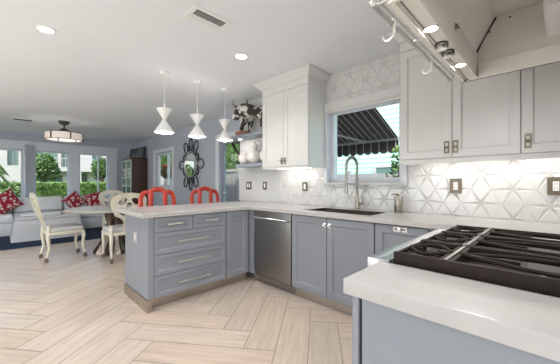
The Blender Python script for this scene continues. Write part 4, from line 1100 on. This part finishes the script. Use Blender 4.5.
# white building with balconies
t = thing('white_building', 'white modern house with balconies beyond the hedge', 'building', (-29, 3, 0))
BXF = -26.0
wins = [(-3.0, -1.4, 2.4, 4.2), (.35, .92, 2.35, 4.0), (1.75, 3.05, 2.35, 4.2), (3.2, 3.75, 2.35, 4.2), (2.55, 3.3, .3, 1.75), (4.45, 4.85, -.05, 1.9), (5.15, 5.85, 2.35, 3.9), (6.6, 7.6, .2, 1.8), (6.6, 8.2, 2.35, 4.0), (-2.6, -1.2, 0, 1.8)]
mb = wall_cells('x', BXF-.3, BXF, -9, 14, -.12, 5.2, wins); mb.box(-31, BXF-.3, -9, 14, -.12, -.1); mb.box(-31, BXF+.2, -9.2, 14.2, 5.2, 5.5); mb.build('wall', M_STUCCO, t)
for a0, a1, z0, z1 in wins:
    am = (a0+a1)/2; mb = MB(); mb.plate([(a0, z0), (a1, z0), (a1, z1), (a0, z1)], [[(a0+.05, z0+.05), (a0+.05, z1-.05), (am-.025, z1-.05), (am-.025, z0+.05)], [(am+.025, z0+.05), (am+.025, z1-.05), (a1-.05, z1-.05), (a1-.05, z0+.05)]], lambda a, b, o: (BXF-.25+o, a, b), 0, .08)
    w = mb.build('window', M_GFENCE, t); mb = MB(); mb.box(BXF-.24, BXF-.22, a0+.05, a1-.05, z0+.05, z1-.05); mb.build('pane', M_OWIN, w)
for a0, a1 in ((1.55, 6.3),):
    mb = MB(); mb.box(BXF, BXF+1.0, a0, a1, 2.02, 2.24)
    for y in (a0+.1, 4.2, a1-.1): mb.box(BXF+.82, BXF+.97, y-.07, y+.07, -.12, 2.02)
    b = mb.build('balcony', M_STUCCO, t)
    mb = MB(); mb.box(BXF+.94, BXF+.98, a0, a1, 2.92, 2.97)
    for k in range(int((a1-a0)/.16)): mb.box(BXF+.95, BXF+.97, a0+k*.16, a0+k*.16+.02, 2.24, 2.92)
    mb.build('railing', M_FENCE, b)

# behind the kitchen window: awning, mint house, fence, shrub
t = thing('striped_awning', 'dark awning with thin white stripes outside the kitchen window', 'awning', (-2.6, 3.6, 2.2))
ax0, ax1, ya, za, yb, zb = -3.46, -1.83, 2.95, 2.62, 4.6, 1.93
mb = MB(); n = 18; 
def ap(x, u, o=0): return (x, ya+(yb-ya)*u, za+(zb-za)*u+o)
mb.plate([(ax0, 0), (ax1, 0), (ax1, 1), (ax0, 1)], [], lambda a, b, o: ap(a, b, o), 0, .006); mb.build('canvas', M_AWND, t)
mb = MB(); x = ax1-.03
while x > ax0:
    mb.plate([(x-.009, .005), (x, .005), (x, .995), (x-.009, .995)], [], lambda a, b, o: ap(a, b, o), -.003, .0); x -= .105
mb.build('stripes', M_AWN, t, label='thin white stripes')
mb = MB(); mb.box(ax0, ax1+.01, yb-.02, yb+.03, zb-.03, zb+.02, .004)
for x in (-3.15, -2.4): mb.tube([(x, 2.95, 2.2), (x-.2, 3.8, 2.0), (x, yb, zb-.01)], .02, 8)
mb.build('front_bar', mat('bar_grey', (.30, .29, .31), .5, .3, noise=.05), t)
mb = MB(); pts = []; wS = .145; x = ax1
top = [(ax1, zb-.02), (ax0, zb-.02)]; low = []
k = 0; x = ax0
while x < ax1-.01:
    for i in range(5):
        u = i/5; low.append((x+wS*u, zb-.20-.045*math.sin(PI*u)))
    x += wS
low = [q for q in low if q[0] < ax1] + [(ax1, zb-.20)]
mb.plate([(ax0, zb-.02)] + low + [(ax1, zb-.02)], [], lambda a, b, o: (a, yb+.012+o, b), 0, .005); mb.build('valance', M_AWND, t, label='dark scalloped valance')
mb = MB(); x = ax1-.04
while x > ax0+.1: mb.box(x-.010, x, yb+.008, yb+.012, zb-.19, zb-.03); x -= wS
mb.build('valance_stripe', M_AWN, t)

t = thing('mint_house', 'pale mint clapboard house outside the kitchen window', 'house', (-3, 9, 0))
mb = MB(); hw = (-5.2, -4.0, 1.2, 2.2)
for k in range(34):
    z = -.1+k*.15
    mb.poly([(-12, 8.60, z), (4, 8.60, z), (4, 8.618, z+.15), (-12, 8.618, z+.15)]); mb.poly([(-12, 8.60, z), (4, 8.60, z), (4, 8.618, z), (-12, 8.618, z)])
mb.box(-12, 4, 8.62, 11, -.1, 5); mb.build('siding', M_SIDING, t)
mb = MB(); mb.plate([(-4.2, 1.15), (-3.2, 1.15), (-3.2, 1.75), (-4.2, 1.75)], [[(-4.12, 1.22), (-4.12, 1.68), (-3.28, 1.68), (-3.28, 1.22)]], lambda a, b, o: (a, 8.6-o, b), 0, .04); w = mb.build('window', M_FENCE, t)
mb = MB(); mb.box(-4.13, -3.27, 8.58, 8.59, 1.2, 1.7); mb.build('pane', M_OWIN, w)
mb = MB(); mb.poly([(-12.3, 8.2, 4.9), (4.3, 8.2, 4.9), (4.3, 10, 6.2), (-12.3, 10, 6.2)]); mb.build('roof', M_GFENCE, t)
t = thing('garden_fence', 'low grey board fence outside the kitchen window', 'fence', (-3.5, 6.4, 0))
mb = MB(); mb.box(-7.2, -2.2, 6.40, 6.43, -.05, 1.42)
for k in range(9): mb.box(-7.2, -2.2, 6.385, 6.40, .0+k*.155, .14+k*.155)
mb.build('boards', M_GFENCE, t)
for x in (-7.2, -5.5, -3.9, -2.2):
    mb = MB(); mb.box(x-.05, x+.05, 6.44, 6.54, -.1, 1.5); mb.build('post', M_GFENCE, t)
t = thing('leafy_shrub', 'leafy green shrub at the right edge of the kitchen window view', 'shrub', (-1.75, 4.4, -.02))
mb = MB(); mb.tube([(-1.75, 4.4, -.02), (-1.78, 4.42, .8), (-1.72, 4.4, 1.5)], .02, 6); mb.tube([(-1.78, 4.42, .8), (-1.9, 4.3, 1.35)], .014, 6); mb.build('stem', M_BARK, t, True)
mb = MB(); leafball(mb, (-1.74, 4.4, 1.42), .12, .15, .40, 200, .05, rnd); leafball(mb, (-1.72, 4.4, .75), .15, .2, .5, 200, .05, rnd); mb.build('foliage', M_LEAF, t)

# white fence and dark patio roof outside the back door and living room side window
t = thing('white_fence', 'white vinyl privacy fence outside the back door', 'fence', (-7, 5.4, 0))
mb = MB(); mb.box(-14, -5.2, 5.5, 5.53, -.1, 1.62); 
x = -14
while x < -5.3: mb.box(x, x+.17, 5.485, 5.5, .02, 1.55); x += .19
mb.box(-14, -5.2, 5.46, 5.54, 1.55, 1.65)
mb.build('boards', M_FENCE, t)
for x in (-13.0, -11.1, -9.2, -7.3, -5.3):
    mb = MB(); mb.box(x-.06, x+.06, 5.41, 5.458, -.1, 1.75); mb.build('post', M_FENCE, t)
mb = MB(); mb.box(-22, -7.4, 6.8, 7.5, -.12, 3.3, .1, seg=2)
for _ in range(5000):
    x = rnd.uniform(-22, -7.4); z = rnd.uniform(.9, 3.4)
    p = Vector((x, 6.78+rnd.uniform(-.12, .02), z)); a = Vector((rnd.uniform(-1, 1), rnd.uniform(-1, 1), rnd.uniform(-1, 1))).normalized(); b = a.cross(Vector((.3, .8, .5))).normalized(); q = .09
    mb.poly([p-a*q, p+b*q*.5, p+a*q, p-b*q*.5])
tag(mb.build('leafy_hedge', M_LEAF), 'tall dark leafy hedge behind the white fence outside the back door', 'hedge')
t = thing('patio_cover', 'dark patio cover with slanting beams outside the back door', 'patio cover', (-6.5, 4.4, 2.4))
mb = MB(); mb.box(-12.5, -5.85, 3.3, 4.7, 2.42, 2.48); mb.build('roof_panel', M_BEAM, t)
for x in (-12.2, -11.4, -10.6, -9.8, -9.0, -8.3, -7.6, -6.9, -6.2):
    mb = MB(); mb.box(x-.05, x+.05, 3.3, 4.7, 2.28, 2.42); mb.build('beam', M_BEAM, t)
for x in (-12.4, -9.35, -7.75, -5.93):
    mb = MB(); mb.box(x-.06, x+.06, 4.5, 4.62, -.1, 2.28); mb.tube([(x, 4.56, 1.75), (x-.45, 4.56, 2.28)], .035, 6); mb.build('post', M_BEAM, t)
t = thing('red_flower_shrub', 'red flowering shrub outside the living room side window', 'shrub', (-11.6, 5.05, -.02))
mb = MB(); mb.tube([(-11.6, 5.05, -.05), (-11.6, 5.05, 1.6)], .02, 6); mb.build('stem', M_BARK, t)
mb = MB(); leafball(mb, (-11.6, 5.05, 1.65), .9, .2, .3, 500, .08, rnd); mb.build('foliage', M_LEAF, t)
mb = MB(); leafball(mb, (-11.6, 5.05, 1.68), .95, .22, .33, 220, .07, rnd); mb.build('blossom', M_FLOWER, t)
